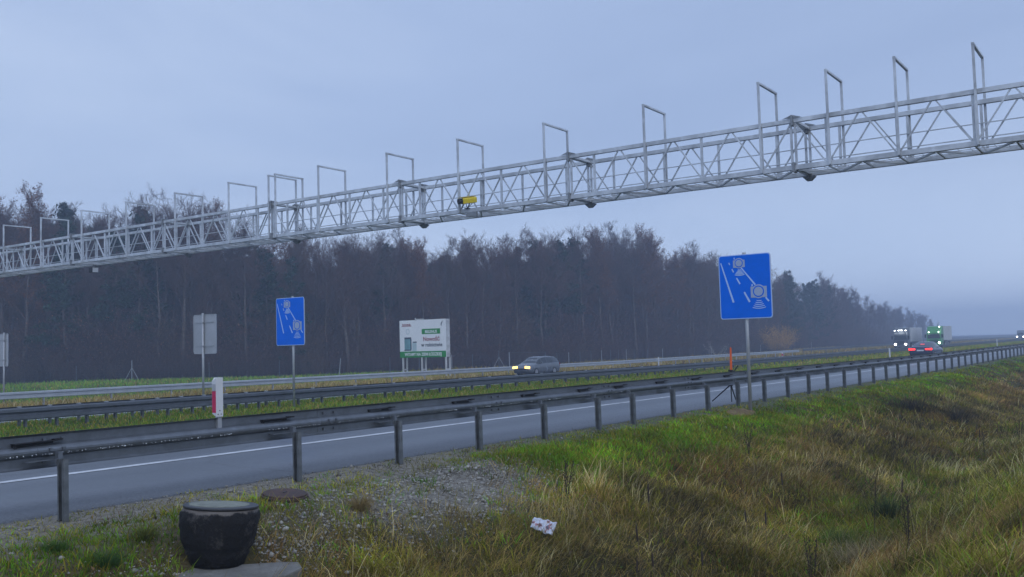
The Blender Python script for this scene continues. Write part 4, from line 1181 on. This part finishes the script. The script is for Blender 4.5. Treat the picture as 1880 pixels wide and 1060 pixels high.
# angle of sight as parameter: spread trees evenly along what the eye sweeps
EA = np.arctan2(EWd, EU)
_da = np.abs(np.diff(EA)); _dl = np.hypot(np.diff(EU), np.diff(EWd))
EP = np.concatenate([[0], np.cumsum(_da / _da.sum() * .50 + _dl / _dl.sum() * .34 + (_da * (EU[1:] > 155) * (EU[1:] < 330)) / (_da * (EU[1:] > 155) * (EU[1:] < 330)).sum() * .16)])
def edge_at(t):
    return float(np.interp(t, EP, EU)), float(np.interp(t, EP, EWd)), float(np.interp(t, EP, EHt))

def forest():
    rg = random.Random(5)
    P = []
    def proto(kind, T, C, h, cm, label, cat='tree', bark=M['bark']):
        P.append(dict(kind=kind, T=np_from(T, bark), C=to_mesh('crown', C, cm), h=h, label=label, cat=cat))
    def np_from(T, bark):
        return np_mesh('trunk', np.array(T['v']), np.array(T['q']) if T['q'] else None, np.array(T['t']) if T['t'] else None, bark, None)
    B = 'bare_tree'
    lab = 'bare grey-brown deciduous tree of the dark forest beyond the motorway'
    proto(B, *bare_tree(1, clear=.40, spread=.25, up=.75, limbs=13), 20, M['twig'], lab)
    proto(B, *bare_tree(2, clear=.34, spread=.21, up=.95, limbs=16), 20, M['twig'], lab)
    proto(B, *bare_tree(3, clear=.46, spread=.27, up=.65, limbs=12), 20, M['twig'], lab)
    proto(B, *bare_tree(4, clear=.30, spread=.18, up=1.0, limbs=17, tone=(.115, .070, .062)), 20, M['twig'], lab)
    proto(B, *bare_tree(5, clear=.36, spread=.23, up=.8, limbs=14, tone=(.10, .076, .072)), 20, M['twig'], lab)
    proto('russet_tree', *bare_tree(6, clear=.30, spread=.21, up=.85, limbs=14, leafc=(.17, .075, .040), leaves=2, tone=(.11, .062, .050)), 20, M['twig'], 'tree still holding sparse russet leaves in the dark forest')
    proto('pine_tree', *pine(7), 20, M['needle'], 'dark green pine standing among the bare forest trees')
    proto('pine_tree', *pine(8, clear=.25, width=.17), 20, M['needle'], 'dark green pine standing among the bare forest trees')
    proto('spruce_tree', *pine(9, clear=.12, width=.16, tone=(.020, .050, .036)), 20, M['needle'], 'dark green spruce with branches low down its trunk')
    def place(i, u, w, h, first):
        q = P[i]; z = gz(u, w)
        o = empty(q['kind'], (u, w, z), rg.uniform(0, 2 * PI)); k = h / q['h']
        kk = k * rg.uniform(.85, 1.2)
        o.scale = (kk, kk, k)
        tag(o, q['label'], q['cat'], {'bare_tree': 'bare trees of the forest', 'russet_tree': 'russet-leaved trees of the forest', 'pine_tree': 'pines of the forest', 'spruce_tree': 'spruces of the forest'}[q['kind']])
        link('trunk', q['T'], o); link('crown', q['C'], o)
        return o
    n = 276
    for j in range(n):
        t = (j + rg.uniform(.1, .9)) / n
        u, w, h = edge_at(t); a = math.atan2(w, u)
        row = j % 3
        back = [rg.uniform(0, 3), rg.uniform(4, 10), rg.uniform(10, 20)][row]
        uu = u + back * .30 + rg.uniform(-1, 1); ww = w + back
        d = math.hypot(u, w); d2 = math.hypot(uu, ww)
        hh = (h - 3.2) * d2 / d + 3.2
        hh *= rg.choice([rg.uniform(.86, .96), rg.uniform(.93, 1.02), rg.uniform(.96, 1.05)])
        r = rg.random()
        deg = math.degrees(a)
        pineband = (30.6 < deg < 33.2) or (15.5 < deg < 19.5) or (48 < deg < 50) or (56.5 < deg < 60)
        if pineband and r < .6: i = rg.choice([6, 7, 8])
        elif r < .16: i = 5
        elif r < .18: i = rg.choice([6, 7])
        else: i = rg.choice([0, 1, 2, 3, 4])
        place(i, uu, ww, hh, True)
    # lone pines that stick out of the skyline near the middle
    for u, w, h in ((126, 83, 20.6), (131.5, 84, 19.6), (138, 83, 21.8), (101, 92, 18.8), (180, 84, 20.0), (228, 86, 20.6), (236, 86, 20.4)):
        place(rg.choice([6, 7]), u, w, h, True)
    # bushes in front
    T, C = bush(31, 6.2, 8, (.42, .25, .07), 80, (.55, .32, .07), 4)
    o = empty('orange_bush', (207.5, 72.5, gz(207.5, 72.5))); tag(o, 'broad orange-yellow bush in front of the dark forest right of the near sign', 'bush')
    o.scale = (1.15, 1.15, 1.0)
    link('stems', to_mesh('stems', T, M['twig']), o); link('foliage', to_mesh('foliage', C, M['twig']), o)
    T, C = bush(32, 3.6, 2, (.40, .38, .36), 7)
    o = empty('pale_sapling', (171.0, 71.6, gz(171, 71.6))); tag(o, 'thin pale sapling beside the fence left of the orange warning sign', 'tree')
    link('stems', to_mesh('stems', T, M['twig']), o); link('twigs', to_mesh('twigs', C, M['twig']), o)
    # rear of the wood and its undergrowth, beyond counting
    def mass(name, pts, protos, kind):
        v = np.array([p[:3] for p in pts]); me = bpy.data.meshes.new(name); me.vertices.add(len(v)); me.vertices.foreach_set('co', v.astype(np.float32).ravel())
        for nm, dt, vals in (('sc', 'FLOAT', [p[3] for p in pts]), ('rz', 'FLOAT', [p[4] for p in pts]), ('pick', 'INT', [p[5] for p in pts])):
            at = me.attributes.new(nm, dt, 'POINT'); at.data.foreach_set('value', vals)
        o = link(name, me); tag(o, kind='stuff')
        ng = bpy.data.node_groups.new(name, 'GeometryNodeTree')
        ng.interface.new_socket('Geometry', in_out='INPUT', socket_type='NodeSocketGeometry'); ng.interface.new_socket('Geometry', in_out='OUTPUT', socket_type='NodeSocketGeometry')
        gi = ng.nodes.new('NodeGroupInput'); go = ng.nodes.new('NodeGroupOutput'); jo = ng.nodes.new('GeometryNodeJoinGeometry')
        def attr(nm, dt):
            a = ng.nodes.new('GeometryNodeInputNamedAttribute'); a.data_type = dt; a.inputs[0].default_value = nm; return a
        sc, rz, pk = attr('sc', 'FLOAT'), attr('rz', 'FLOAT'), attr('pick', 'INT')
        cx = ng.nodes.new('ShaderNodeCombineXYZ'); ng.links.new(rz.outputs[0], cx.inputs[2])
        for k, obs in enumerate(protos):
            for ob in obs:
                oi = ng.nodes.new('GeometryNodeObjectInfo'); oi.inputs['Object'].default_value = ob; oi.inputs['As Instance'].default_value = True; oi.transform_space = 'ORIGINAL'
                cmp_ = ng.nodes.new('FunctionNodeCompare'); cmp_.data_type = 'INT'; cmp_.operation = 'EQUAL'
                ng.links.new(pk.outputs[0], cmp_.inputs[2]); cmp_.inputs[3].default_value = k
                ip = ng.nodes.new('GeometryNodeInstanceOnPoints')
                ng.links.new(gi.outputs[0], ip.inputs['Points']); ng.links.new(cmp_.outputs[0], ip.inputs['Selection']); ng.links.new(oi.outputs['Geometry'], ip.inputs['Instance'])
                ng.links.new(cx.outputs[0], ip.inputs['Rotation']); ng.links.new(sc.outputs[0], ip.inputs['Scale']); ng.links.new(ip.outputs[0], jo.inputs[0])
        ng.links.new(jo.outputs[0], go.inputs[0])
        md = o.modifiers.new('instances', 'NODES'); md.node_group = ng
        return o
    firsts = {}
    for o in COL.objects:
        if o.parent is None and o.get('category') == 'tree' and o.name.split('.')[0] in ('bare_tree', 'russet_tree', 'pine_tree'):
            key = o.children[0].data.name if o.children[0].data.name.startswith('crown') else o.children[1].data.name
            firsts.setdefault(key, o)
    prs = [list(o.children) for o in firsts.values()]
    pts = []
    for j in range(1000):
        u, w, h = edge_at(rg.random()); back = rg.uniform(18, 75)
        uu = u + back * .35; ww = w + back; d = math.hypot(u, w); d2 = math.hypot(uu, ww)
        hh = ((h - 3.2) * d2 / d + 3.2) * rg.uniform(.72, .95)
        pts.append((uu, ww, gz(uu, ww), min(hh * .93, 24) / 20, rg.uniform(0, 6.28), rg.randrange(len(prs))))
    mass('forest_interior', pts, prs, 'stuff')
    sap = []
    for s, tone, lc, lv in ((41, (.085, .050, .048), (.25, .11, .08), 1), (42, (.09, .06, .058), (.20, .10, .085), 1), (43, (.12, .085, .07), (.18, .105, .055), 1)):
        T, C = bush(s, 6.0, 4, tone, 16, lc, lv)
        A = {k: T[k] + C[k] for k in ('v', 'c')}
        nv = len(T['v']); A['q'] = T['q'] + [tuple(i + nv for i in q) for q in C['q']]; A['t'] = T['t'] + [tuple(i + nv for i in q) for q in C['t']]
        ux, wx, hx = edge_at(.2 + .2 * len(sap))
        o = link('shrub', to_mesh('shrub', A, M['twig'])); o.location = (ux, wx - .5, gz(ux, wx)); tag(o, ['purple-brown leafless shrub at the left part of the forest edge', 'dark brown shrub at the forest edge behind the billboard', 'greyish shrub at the forest edge left of the near sign'][len(sap)], 'shrub', 'shrubs at the forest edge')
        sap.append([o])
    pts = []
    for j in range(3400):
        u, w, h = edge_at(rg.random()); back = abs(rg.gauss(0, 9)) - 1.0
        uu = u + back * .35 + rg.uniform(-1.5, 1.5); ww = w + back
        s = min(h / 20, 1) * rg.uniform(.35, 1.5) * (1.15 if back > 2 else .6)
        pts.append((uu, ww, gz(uu, ww), s, rg.uniform(0, 6.28), rg.randrange(3)))
    mass('undergrowth', pts, sap, 'stuff')
forest()

# ------------------------------------------------------------------ grass, reeds and stones
def blades(pos, h, wd, az, lean, curl, col, tipf=1.15):
    """one bent blade per row: two segments, five vertices"""
    n = len(pos)
    hx, hy = np.cos(az), np.sin(az)
    ra = RNG.uniform(0, 2 * PI, n); sx, sy = np.cos(ra) * wd / 2, np.sin(ra) * wd / 2
    l1 = lean; l2 = lean + curl
    m = np.stack([hx * np.sin(l1), hy * np.sin(l1), np.cos(l1)], 1) * (h * .55)[:, None]
    t = m + np.stack([hx * np.sin(l2), hy * np.sin(l2), np.cos(l2)], 1) * (h * .5)[:, None]
    sd = np.stack([sx, sy, np.zeros(n)], 1)
    V = np.stack([pos - sd, pos + sd, pos + m - sd * .8, pos + m + sd * .8, pos + t], 1).reshape(-1, 3)
    b = np.arange(n) * 5
    Q = np.stack([b, b + 1, b + 3, b + 2], 1); T = np.stack([b + 2, b + 3, b + 4], 1)
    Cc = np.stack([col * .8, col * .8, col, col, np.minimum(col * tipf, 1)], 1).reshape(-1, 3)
    return V, Q, T, Cc
PAL = {k: np.array(v) for k, v in dict(lush=(.135, .345, .010), green=(.165, .285, .016), olive=(.245, .230, .024), tan=(.46, .325, .095), brown=(.33, .215, .062), red=(.31, .185, .065), dark=(.080, .064, .034), pale=(.48, .40, .19)).items()}

def kinds(u, w):
    """share of each grass kind at a place on the verge, rows sum to 1; last column is bare ground"""
    n = len(u)
    f1 = fbm(u * .55, w * .8, 31); f2 = fbm(u * .22 + 9, w * .35, 32); f3 = fbm(u * 1.7, w * 2.2, 33); f4 = fbm(u * .9 + 4, w * 1.1, 34)
    topg = np.exp(-((w - 8.35) / .85) ** 2) * np.interp(u, [3, 8, 11.5, 13, 45, 130], [.75, .45, .5, 1.5, 1.6, 1.3])
    topg = topg * (.55 + .9 * f1)
    shoulder = np.clip((w - 9.05) / .5, 0, 1)
    grav = np.exp(-((u - 10.2) / 2.0) ** 2 - ((w - 8.25) / .72) ** 2) * 1.6 + np.exp(-((u - 7.2) / 1.0) ** 2 - ((w - 7.9) / .5) ** 2) * .7 + np.exp(-((u - 5.7) / .9) ** 2 - ((w - 7.9) / .35) ** 2) * .8
    leftg = np.clip((6.6 - u) / 1.2, 0, 1) * np.clip((w - 7) / .8, 0, 1) * np.clip((9.3 - w) / .3, 0, 1) * 1.5
    sedge = np.exp(-((u - 17.5) / 4.0) ** 2 - ((w - 4.4) / 1.0) ** 2) * 1.1 + np.exp(-((w - 4.1) / .7) ** 2) * .9 * f2
    bank = np.clip((3.1 - w) / 1.2, 0, 1) * (.55 + .6 * f2)
    K = np.zeros((n, 9))
    K[:, 0] = topg * (.2 + .9 * f4) + leftg * .5 * f1 + sedge * .25
    K[:, 1] = topg * .7 + leftg * .7 + bank * .45 + sedge * .5
    K[:, 2] = .24 + .5 * np.clip(fbm(u * .45 + 21, w * .6, 37) - .45, 0, 1) * 4 + bank * .9 + sedge * .7 + topg * .3 + np.clip(f2 - .5, 0, 1) * 1.2
    dry = np.clip(1.35 - topg - leftg * .8, .04, 2) * np.clip((8.9 - w) / 1.0, 0.05, 1)
    K[:, 3] = dry * (.22 + .9 * np.clip(f3 - .35, 0, 1)) * (.5 + f2)
    K[:, 4] = dry * (.35 + .5 * f1)
    K[:, 5] = dry * 1.2 * np.clip(fbm(u * .35 + 3, w * .5, 35) - .42, 0, 1) * 3 * np.interp(u, [0, 12, 20, 200], [1.2, 1.0, .4, .3])
    K[:, 6] = dry * .8 * np.clip(fbm(u * .6 + 13, w * .7, 36) - .45, 0, 1) * 4
    K[:, 7] = dry * .05
    K[:, 8] = shoulder * 2.2 + grav * 3.6
    K[:, 0:3] *= (1 - .75 * np.clip(grav, 0, 1))[:, None] * (1 - .6 * shoulder)[:, None]
    return K / K.sum(1, keepdims=True), grav, shoulder

def verge_grass():
    G = {'green_grass': [], 'dry_grass': []}
    def zone(n, d0, d1, sc, tuft):
        # tufts spread over the part of the verge that lies in front of the eye
        u = RNG.uniform(d0, d1, n); w = RNG.uniform(-2.2, 9.9, n)
        ok = (w > .105 * u - 2.2) & (np.hypot(u, w) > 3.6) & (np.arctan2(w, u) < 1.16)
        u, w = u[ok], w[ok]
        ok = ~((np.hypot(u - 6.17, w - 8.02) < .385) | (np.hypot(u - 7.86, w - 8.93) < .33) | ((np.abs(u - 6.0) < .55) & (np.abs(w - 7.6) < .3)))
        u, w = u[ok], w[ok]
        K, grav, sh = kinds(u, w)
        cdf = K.cumsum(1); r = RNG.random(len(u))[:, None]; kd = (r > cdf).sum(1)
        keep = kd < 8; u, w, kd = u[keep], w[keep], kd[keep]
        pal = np.stack([PAL['lush'], PAL['green'], PAL['olive'], PAL['tan'], PAL['brown'], PAL['red'], PAL['dark'], PAL['pale']])
        HT = np.array([.085, .095, .12, .15, .10, .16, .15, .26]); LN = np.array([.5, .55, .65, 1.12, 1.2, .75, .75, .6])
        rep = tuft
        ti = np.repeat(np.arange(len(u)), rep); m = len(ti)
        spread = np.where(kd < 2, .055, .09)[ti] * sc ** .5
        uu = u[ti] + RNG.normal(size=m) * spread; ww = w[ti] + RNG.normal(size=m) * spread
        k = kd[ti]
        hfield = .65 + .9 * fbm(uu * .7, ww * .9, 41)
        low = np.interp(ww, [0, 3, 7.4, 8.3, 9.2, 9.9], [1.0, 1.15, 1.0, .75, .5, .3])
        h = HT[k] * hfield * np.clip(RNG.lognormal(-.12, .42, m), .3, 2.6) * low
        # blades radiate from the tuft; dry grass is lodged one way by wind and rain
        taz = RNG.uniform(0, 2 * PI, len(u))[ti]; out = np.arctan2(ww - w[ti], uu - u[ti])
        lodge = fbm(uu * .35, ww * .45, 43) * 5.5 + 2.2
        dryk = (k >= 3)
        az = np.where(dryk & (RNG.random(m) < .62), lodge + RNG.normal(size=m) * .55, out + RNG.normal(size=m) * .4)
        lean = np.clip(LN[k] * RNG.uniform(.3, 1.4, m), .05, 1.45); curl = RNG.uniform(.1, .9, m) * np.where(dryk, 1.0, .7)
        wd = np.where(k < 3, .0085, .0062) * sc * RNG.uniform(.7, 1.4, m)
        pos = np.stack([uu, ww, ground_z(uu, ww) - .01], 1)
        tint = (RNG.uniform(.6, 1.4, len(u))[ti] * RNG.uniform(.6, 1.4, m))[:, None]
        patch = np.clip(.35 + 1.3 * fbm(uu * .55 + 70, ww * .8, 45, 4), .45, 1.5)[:, None] * np.clip(.5 + 1.0 * fbm(uu * 2.1, ww * 2.6, 46, 2), .6, 1.4)[:, None]
        hue = (fbm(uu * .4 + 50, ww * .5, 44) - .5)[:, None] * np.array([.35, .05, -.1])
        col = np.clip(pal[k] * tint * patch * (1 + hue), .004, 1)
        for nm, sel in (('green_grass', ~dryk), ('dry_grass', dryk)):
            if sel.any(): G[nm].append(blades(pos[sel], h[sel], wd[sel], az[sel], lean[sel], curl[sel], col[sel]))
    zone(27000, 1.5, 14, 1.0, 15)
    zone(20000, 12, 24, 1.35, 13)
    zone(17000, 22, 50, 2.2, 11)
    zone(11000, 48, 130, 4.2, 9)
    zone(3500, 128, 300, 9.0, 7)
    for nm, L in G.items(): emit(nm, L)
def emit(nm, L):
    V = []; Q = []; T = []; Cc = []; b = 0
    for v, q, t, c in L:
        V.append(v); Q.append(q + b); T.append(t + b); Cc.append(c); b += len(v)
    o = link(nm, np_mesh(nm, np.concatenate(V), np.concatenate(Q), np.concatenate(T), M['blade'], np.concatenate(Cc))); tag(o, kind='stuff')
verge_grass()

def far_grass():
    # central strip: short green grass; far verge: pale dry grass; field: green
    L = []
    def band(n, ur, wr, ht, wd, cols, wt):
        u = RNG.uniform(*ur, n) if not callable(ur) else ur(n); w = RNG.uniform(*wr, n)
        k = (np.arctan2(w, u) < 1.16); u, w = u[k], w[k]; n = len(u)
        c = np.stack(cols)[RNG.choice(len(cols), n, p=wt)]
        c = np.clip(c * RNG.uniform(.7, 1.3, n)[:, None] * (.7 + .6 * fbm(u * .3, w * .5, 51))[:, None], .004, 1)
        pos = np.stack([u, w, ground_z(u, w) - .01], 1)
        d = np.hypot(u, w)
        h = ht * RNG.uniform(.5, 1.4, n) * (.6 + .8 * fbm(u * .5, w * .5, 52))
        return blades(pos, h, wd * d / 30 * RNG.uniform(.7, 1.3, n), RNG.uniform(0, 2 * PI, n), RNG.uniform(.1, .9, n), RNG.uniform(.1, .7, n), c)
    g, l, o_, t, b, p = PAL['green'], PAL['lush'], PAL['olive'], PAL['tan'], PAL['brown'], PAL['pale']
    e1 = [band(70000, (8, 70), (20.1, 32.6), .13, .022, [g * .95, l * .75, o_ * 1.05, t], [.42, .13, .30, .15]), band(26000, (70, 240), (20.1, 32.6), .2, .026, [g * 1.2, o_ * 1.2, t], [.4, .35, .25])]
    emit('central_strip_grass', e1)
    e2 = [band(42000, (16, 100), (48.4, 58), .42, .02, [p * 1.1, t * 1.1, b, o_ * 1.2], [.3, .3, .2, .2]), band(16000, (90, 400), (48.4, 64), .5, .025, [t, b, o_], [.4, .3, .3])]
    emit('far_verge_grass', e2)
    e3 = [band(26000, (24, 95), (58, 120), .35, .02, [g * 1.3, l * 1.1, t, b], [.6, .2, .1, .1]), band(16000, (80, 260), (58, 79), .6, .022, [t * .8, b, o_], [.3, .4, .3])]
    emit('field_grass', e3)
far_grass()

def stones():
    n = 120000
    u = RNG.uniform(3, 20, n); w = RNG.uniform(7.0, 10.03, n)
    K, grav, sh = kinds(u, w)
    pr = np.clip(grav * .9, 0, 1) * (.35 + .9 * fbm(u * 2.2, w * 2.2, 61)) + sh * np.interp(u, [3, 12, 18, 20], [.20, .16, .08, .0]) * (.3 + fbm(u * 1.5, w * 3, 62)) + .006 * (w > 7.2)
    k = RNG.random(n) < pr * .8
    k &= ~((np.hypot(u - 6.17, w - 8.02) < .42) | (np.hypot(u - 7.86, w - 8.93) < .28))
    u, w = u[k], w[k]; n = len(u)
    s = np.clip(RNG.lognormal(-4.75, .55, n) * np.where(w > 9.05, .75, 1.0), .004, .040)
    z = ground_z(u, w)
    base = np.array([(1, 0, 0), (-1, 0, 0), (0, 1, 0), (0, -1, 0), (0, 0, 1), (0, 0, -1), (.6, .6, .5), (-.6, .55, .5), (.55, -.6, .5), (-.6, -.6, .5)])
    tri = np.array([(0, 6, 8), (4, 8, 6), (2, 7, 6), (4, 6, 7), (1, 9, 7), (4, 7, 9), (3, 8, 9), (4, 9, 8), (0, 2, 6), (2, 1, 7), (1, 3, 9), (3, 0, 8), (2, 0, 5), (1, 2, 5), (3, 1, 5), (0, 3, 5)])
    a = RNG.uniform(0, 2 * PI, n); ca, sa = np.cos(a), np.sin(a)
    j = 1 + RNG.normal(size=(n, 10, 3)) * .16
    B = base[None] * j * s[:, None, None] * np.stack([RNG.uniform(.8, 1.4, n), RNG.uniform(.7, 1.1, n), RNG.uniform(.5, .9, n)], 1)[:, None, :]
    X = B[..., 0] * ca[:, None] - B[..., 1] * sa[:, None]; Y = B[..., 0] * sa[:, None] + B[..., 1] * ca[:, None]
    V = np.stack([X + u[:, None], Y + w[:, None], B[..., 2] + (z + s * .25)[:, None]], -1).reshape(-1, 3)
    T = (tri[None] + (np.arange(n) * 10)[:, None, None]).reshape(-1, 3)
    g = RNG.uniform(.15, .40, n) * np.where(w > 9.0, .75, 1.0); c = np.stack([g * 1.03, g, g * .93], 1)
    o = link('gravel', np_mesh('gravel', V, None, T, M['stone'], np.repeat(c, 10, 0))); tag(o, kind='stuff')
stones()

def reeds():
    rg = random.Random(3)
    L = [(11.28, 5.77, .69, 'topmost bulrush of the loose group to the right of the white bag'), (10.3, 5.4, .55, 'middle bulrush with a slim head in the group right of the white bag'), (9.76, 5.2, .40, 'short bulrush near the bottom edge, lowest of the group right of the bag'),
         (10.05, 5.08, .46, 'bulrush leaning a little at the bottom edge of the ditch'), (10.7, 4.78, .50, 'lone bulrush right of the cluster in the ditch bottom'), (12.53, 4.9, .48, 'bulrush in dry grass, left one of a close pair'), (12.73, 4.73, .52, 'bulrush in dry grass, right one of a close pair'),
         (15.6, 5.47, .58, 'bulrush on the brown slope below the near sign'), (16.99, 3.93, .58, 'bulrush beside the dark green sedge in the ditch'), (27.46, 4.3, .6, 'far bulrush in the ditch near the right side')]
    for u, w, h, lab in L:
        o = empty('bulrush', (u, w, gz(u, w)), rg.uniform(0, 6)); tag(o, lab, 'bulrush', 'bulrushes in the ditch')
        h *= 1.3; lx, ly = rg.uniform(-.05, .05), rg.uniform(-.05, .05)
        MB().tube([(0, 0, -.05), (lx * .4, ly * .4, h * .5), (lx, ly, h)], .004, 5).build('stem', M['straw'], o)
        f0, f1 = .68, .95
        MB().tube([(lx * f0, ly * f0, h * f0), (lx * (f0 + .02), ly * (f0 + .02), h * (f0 + .03)), (lx * .9, ly * .9, h * .9), (lx * f1, ly * f1, h * f1)], [.006, .012, .012, .006], 8).build('head', M['reed'], o)
    D = [(15.21, 3.93, 1.05, 'tall dead dock stalk with knobbly seeds above the yellow-green sedge'), (10.7, 3.46, .75, 'dark dead dock stalk near the bottom edge right of the bulrushes'), (11.83, 2.67, .70, 'thin dead weed stalk on the near bank of the ditch'), (27.18, 4.14, .8, 'dead weed stalk far along the ditch'), (29.37, 3.59, .7, 'dead weed stalk in the ditch at the right edge'), (18.66, 7.22, .6, 'dark dead weed on the slope under the near sign pole'), (11.54, 7.2, .62, 'dark dead weed between the gravel and the bright green grass')]
    for u, w, h, lab in D:
        o = empty('weed_stalk', (u, w, gz(u, w)), rg.uniform(0, 6)); tag(o, lab, 'dead weed', 'dead weed stalks')
        st = MB(); sd = MB(); n = 6
        for b in range(1 if h > .75 else 3):
            lx, ly = rg.uniform(-.12, .12), rg.uniform(-.12, .12)
            st.tube([(0, 0, -.05), (lx * .4, ly * .4, h * .5), (lx, ly, h)], [.006, .005, .003], 5)
            for k in range(26):
                t = rg.uniform(.4, 1.0); a = rg.uniform(0, 6.28); r = rg.uniform(.006, .045) * (1.25 - t) * 2
                c = (lx * t + r * math.cos(a), ly * t + r * math.sin(a), h * t + rg.uniform(-.02, .02)); q = rg.uniform(.004, .009)
                sd.add([(c[0] + q, c[1], c[2]), (c[0] - q, c[1], c[2]), (c[0], c[1] + q, c[2]), (c[0], c[1] - q, c[2]), (c[0], c[1], c[2] + q * 1.6), (c[0], c[1], c[2] - q * 1.6)], [(0, 2, 4), (2, 1, 4), (1, 3, 4), (3, 0, 4), (2, 0, 5), (1, 2, 5), (3, 1, 5), (0, 3, 5)])
                st.bar((lx * t * .98, ly * t * .98, h * t - .03), c, .003)
        st.build('stem', M['reed'], o); tag(sd.build('seed_heads', M['reed'], o), kind='stuff')
    # single tussocks that stand out
    def tussock(u, w, h, c, n, lab, spread=.12, ln=(.1, .9)):
        r = np.random.default_rng(int(u * 100)); a = r.uniform(0, 2 * PI, n); d = np.abs(r.normal(size=n)) * spread * .5
        pos = np.stack([np.cos(a) * d, np.sin(a) * d, np.full(n, -.03)], 1)
        col = np.clip(np.array(c) * r.uniform(.6, 1.35, n)[:, None], .004, 1)
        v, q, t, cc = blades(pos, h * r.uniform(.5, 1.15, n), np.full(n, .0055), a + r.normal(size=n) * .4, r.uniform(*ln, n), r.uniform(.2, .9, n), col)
        o = link('grass_tussock', np_mesh('grass_tussock', v, q, t, M['blade'], cc)); o.location = (u, w, gz(u, w)); tag(o, lab, 'grass tuft', 'single grass tufts')
    tussock(8.42, 8.22, .26, (.30, .225, .10), 420, 'straw-coloured grass tuft on the stones right of the manhole cover')
    tussock(5.15, 8.35, .22, (.065, .14, .03), 500, 'bright green grass tuft at the lower left on the verge')
    tussock(4.9, 8.75, .18, (.075, .15, .03), 380, 'green grass tuft left below the first guardrail post')
    tussock(5.75, 8.62, .20, (.13, .15, .035), 380, 'yellow-green grass tuft left of the black well ring')
    tussock(6.55, 8.72, .15, (.06, .13, .02), 300, 'small green grass tuft right behind the black well ring')
    tussock(17.3, 4.2, .55, (.05, .075, .03), 700, 'dark green sedge tussock in the ditch beside a bulrush', .35, (.05, .6))
    tussock(13.2, 3.55, .48, (.34, .28, .16), 650, 'pale feathery grass tussock in the foreground of the ditch', .4, (.05, .7))
    tussock(14.6, 4.3, .42, (.11, .17, .03), 600, 'yellow-green sedge tussock on the ditch bottom', .35, (.05, .8))
    tussock(10.4, 4.3, .45, (.06, .085, .035), 600, 'dark grey-green rush tussock at the bottom edge', .4, (.05, .5))
    tussock(32.6, 7.1, .75, (.055, .05, .04), 800, 'dark withered weed patch on the slope right of the near sign', .8, (.1, .9))
    tussock(33.6, 5.9, .7, (.06, .055, .045), 700, 'second dark withered weed patch lower on the far slope', .7, (.1, .9))
reeds()

def leaf_litter():
    n = 5200
    u = RNG.uniform(3, 26, n); w = RNG.uniform(1.0, 9.6, n)
    k = (w > .105 * u - 1) & ~((np.hypot(u - 6.17, w - 8.02) < .385) | (np.hypot(u - 7.86, w - 8.93) < .33) | ((np.abs(u - 6.2) < .6) & (np.abs(w - 7.6) < .35)))
    k &= fbm(u * 1.2, w * 1.2, 71) > .46
    u, w = u[k], w[k]; n = len(u)
    s = RNG.uniform(.012, .045, n); a = RNG.uniform(0, 2 * PI, n); t1 = RNG.normal(size=n) * .35
    z = ground_z(u, w) + RNG.uniform(.01, .09, n)
    base = np.array([(-1, 0, 0), (-.2, .42, .12), (1, .06, -.1), (-.1, -.4, .1)])
    X = base[:, 0][None] * s[:, None]; Y = base[:, 1][None] * s[:, None]; Z = base[:, 2][None] * s[:, None] + X * np.sin(t1)[:, None]
    V = np.stack([X * np.cos(a)[:, None] - Y * np.sin(a)[:, None] + u[:, None], X * np.sin(a)[:, None] + Y * np.cos(a)[:, None] + w[:, None], Z + z[:, None]], -1).reshape(-1, 3)
    Q = np.arange(n * 4).reshape(n, 4)
    pal = np.array([(.16, .20, .03), (.20, .12, .05), (.10, .07, .045), (.09, .16, .025), (.30, .22, .10)])
    c = pal[RNG.integers(0, 5, n)] * RNG.uniform(.6, 1.3, n)[:, None]
    o = link('leaf_litter', np_mesh('leaf_litter', V, Q, None, M['blade'], np.repeat(c, 4, 0))); tag(o, kind='stuff')
leaf_litter()

def mound():
    o = empty('soil_mound', (22.9, 9.12, gz(22.9, 9.12))); tag(o, 'low heap of bare brown soil between the near sign pole and the guardrail', 'soil heap')
    v = []; f = []; n = 18; m = 7
    for j in range(m):
        r = j / (m - 1)
        for k in range(n):
            a = 2 * PI * k / n
            v.append((math.cos(a) * r * 1.0, math.sin(a) * r * .45, .13 * (1 - r ** 1.6) - .05 + .05 * (vnoise(np.array([k * .8]), np.array([j * 1.3]), 6)[0] - .5)))
    for j in range(m - 1):
        for k in range(n): f.append((j * n + k, j * n + (k + 1) % n, (j + 1) * n + (k + 1) % n, (j + 1) * n + k))
    MB().add(v, f).build('soil', plain('bare_soil', (.17, .125, .07), .95, 0, .4, 8.0, spec=.1, bump=.8, bscale=25), o, smooth=True)
mound()

# ------------------------------------------------------------------ camera and render settings
cd = bpy.data.cameras.new('camera'); cam = bpy.data.objects.new('camera', cd); COL.objects.link(cam)
fw = Vector((.818736, .570999, .060258)); rt = Vector((.573188, -.818958, -.02764)); up = Vector((-.033567, -.057169, .9978))
R = Matrix((rt, up, -fw)).transposed().to_4x4(); R.normalize()
cam.matrix_world = R
cd.sensor_width = 36; cd.lens = 1727.6 / 1880 * 36; cd.clip_start = .1; cd.clip_end = 6000
S.camera = cam
vs = S.view_settings; vs.view_transform = 'Standard'; vs.look = 'None'; vs.gamma = 1; vs.exposure = 0.36; vs.use_curve_mapping = False
S.render.engine = 'CYCLES'
cy = S.cycles
cy.use_denoising = True
try: cy.denoiser = 'OPENIMAGEDENOISE'
except Exception: pass
cy.max_bounces = 5; cy.diffuse_bounces = 2; cy.glossy_bounces = 2; cy.transmission_bounces = 2; cy.volume_bounces = 4; cy.transparent_max_bounces = 4
cy.use_adaptive_sampling = True; cy.adaptive_threshold = .01
cy.caustics_reflective = False; cy.caustics_refractive = False
cy.sample_clamp_indirect = 4
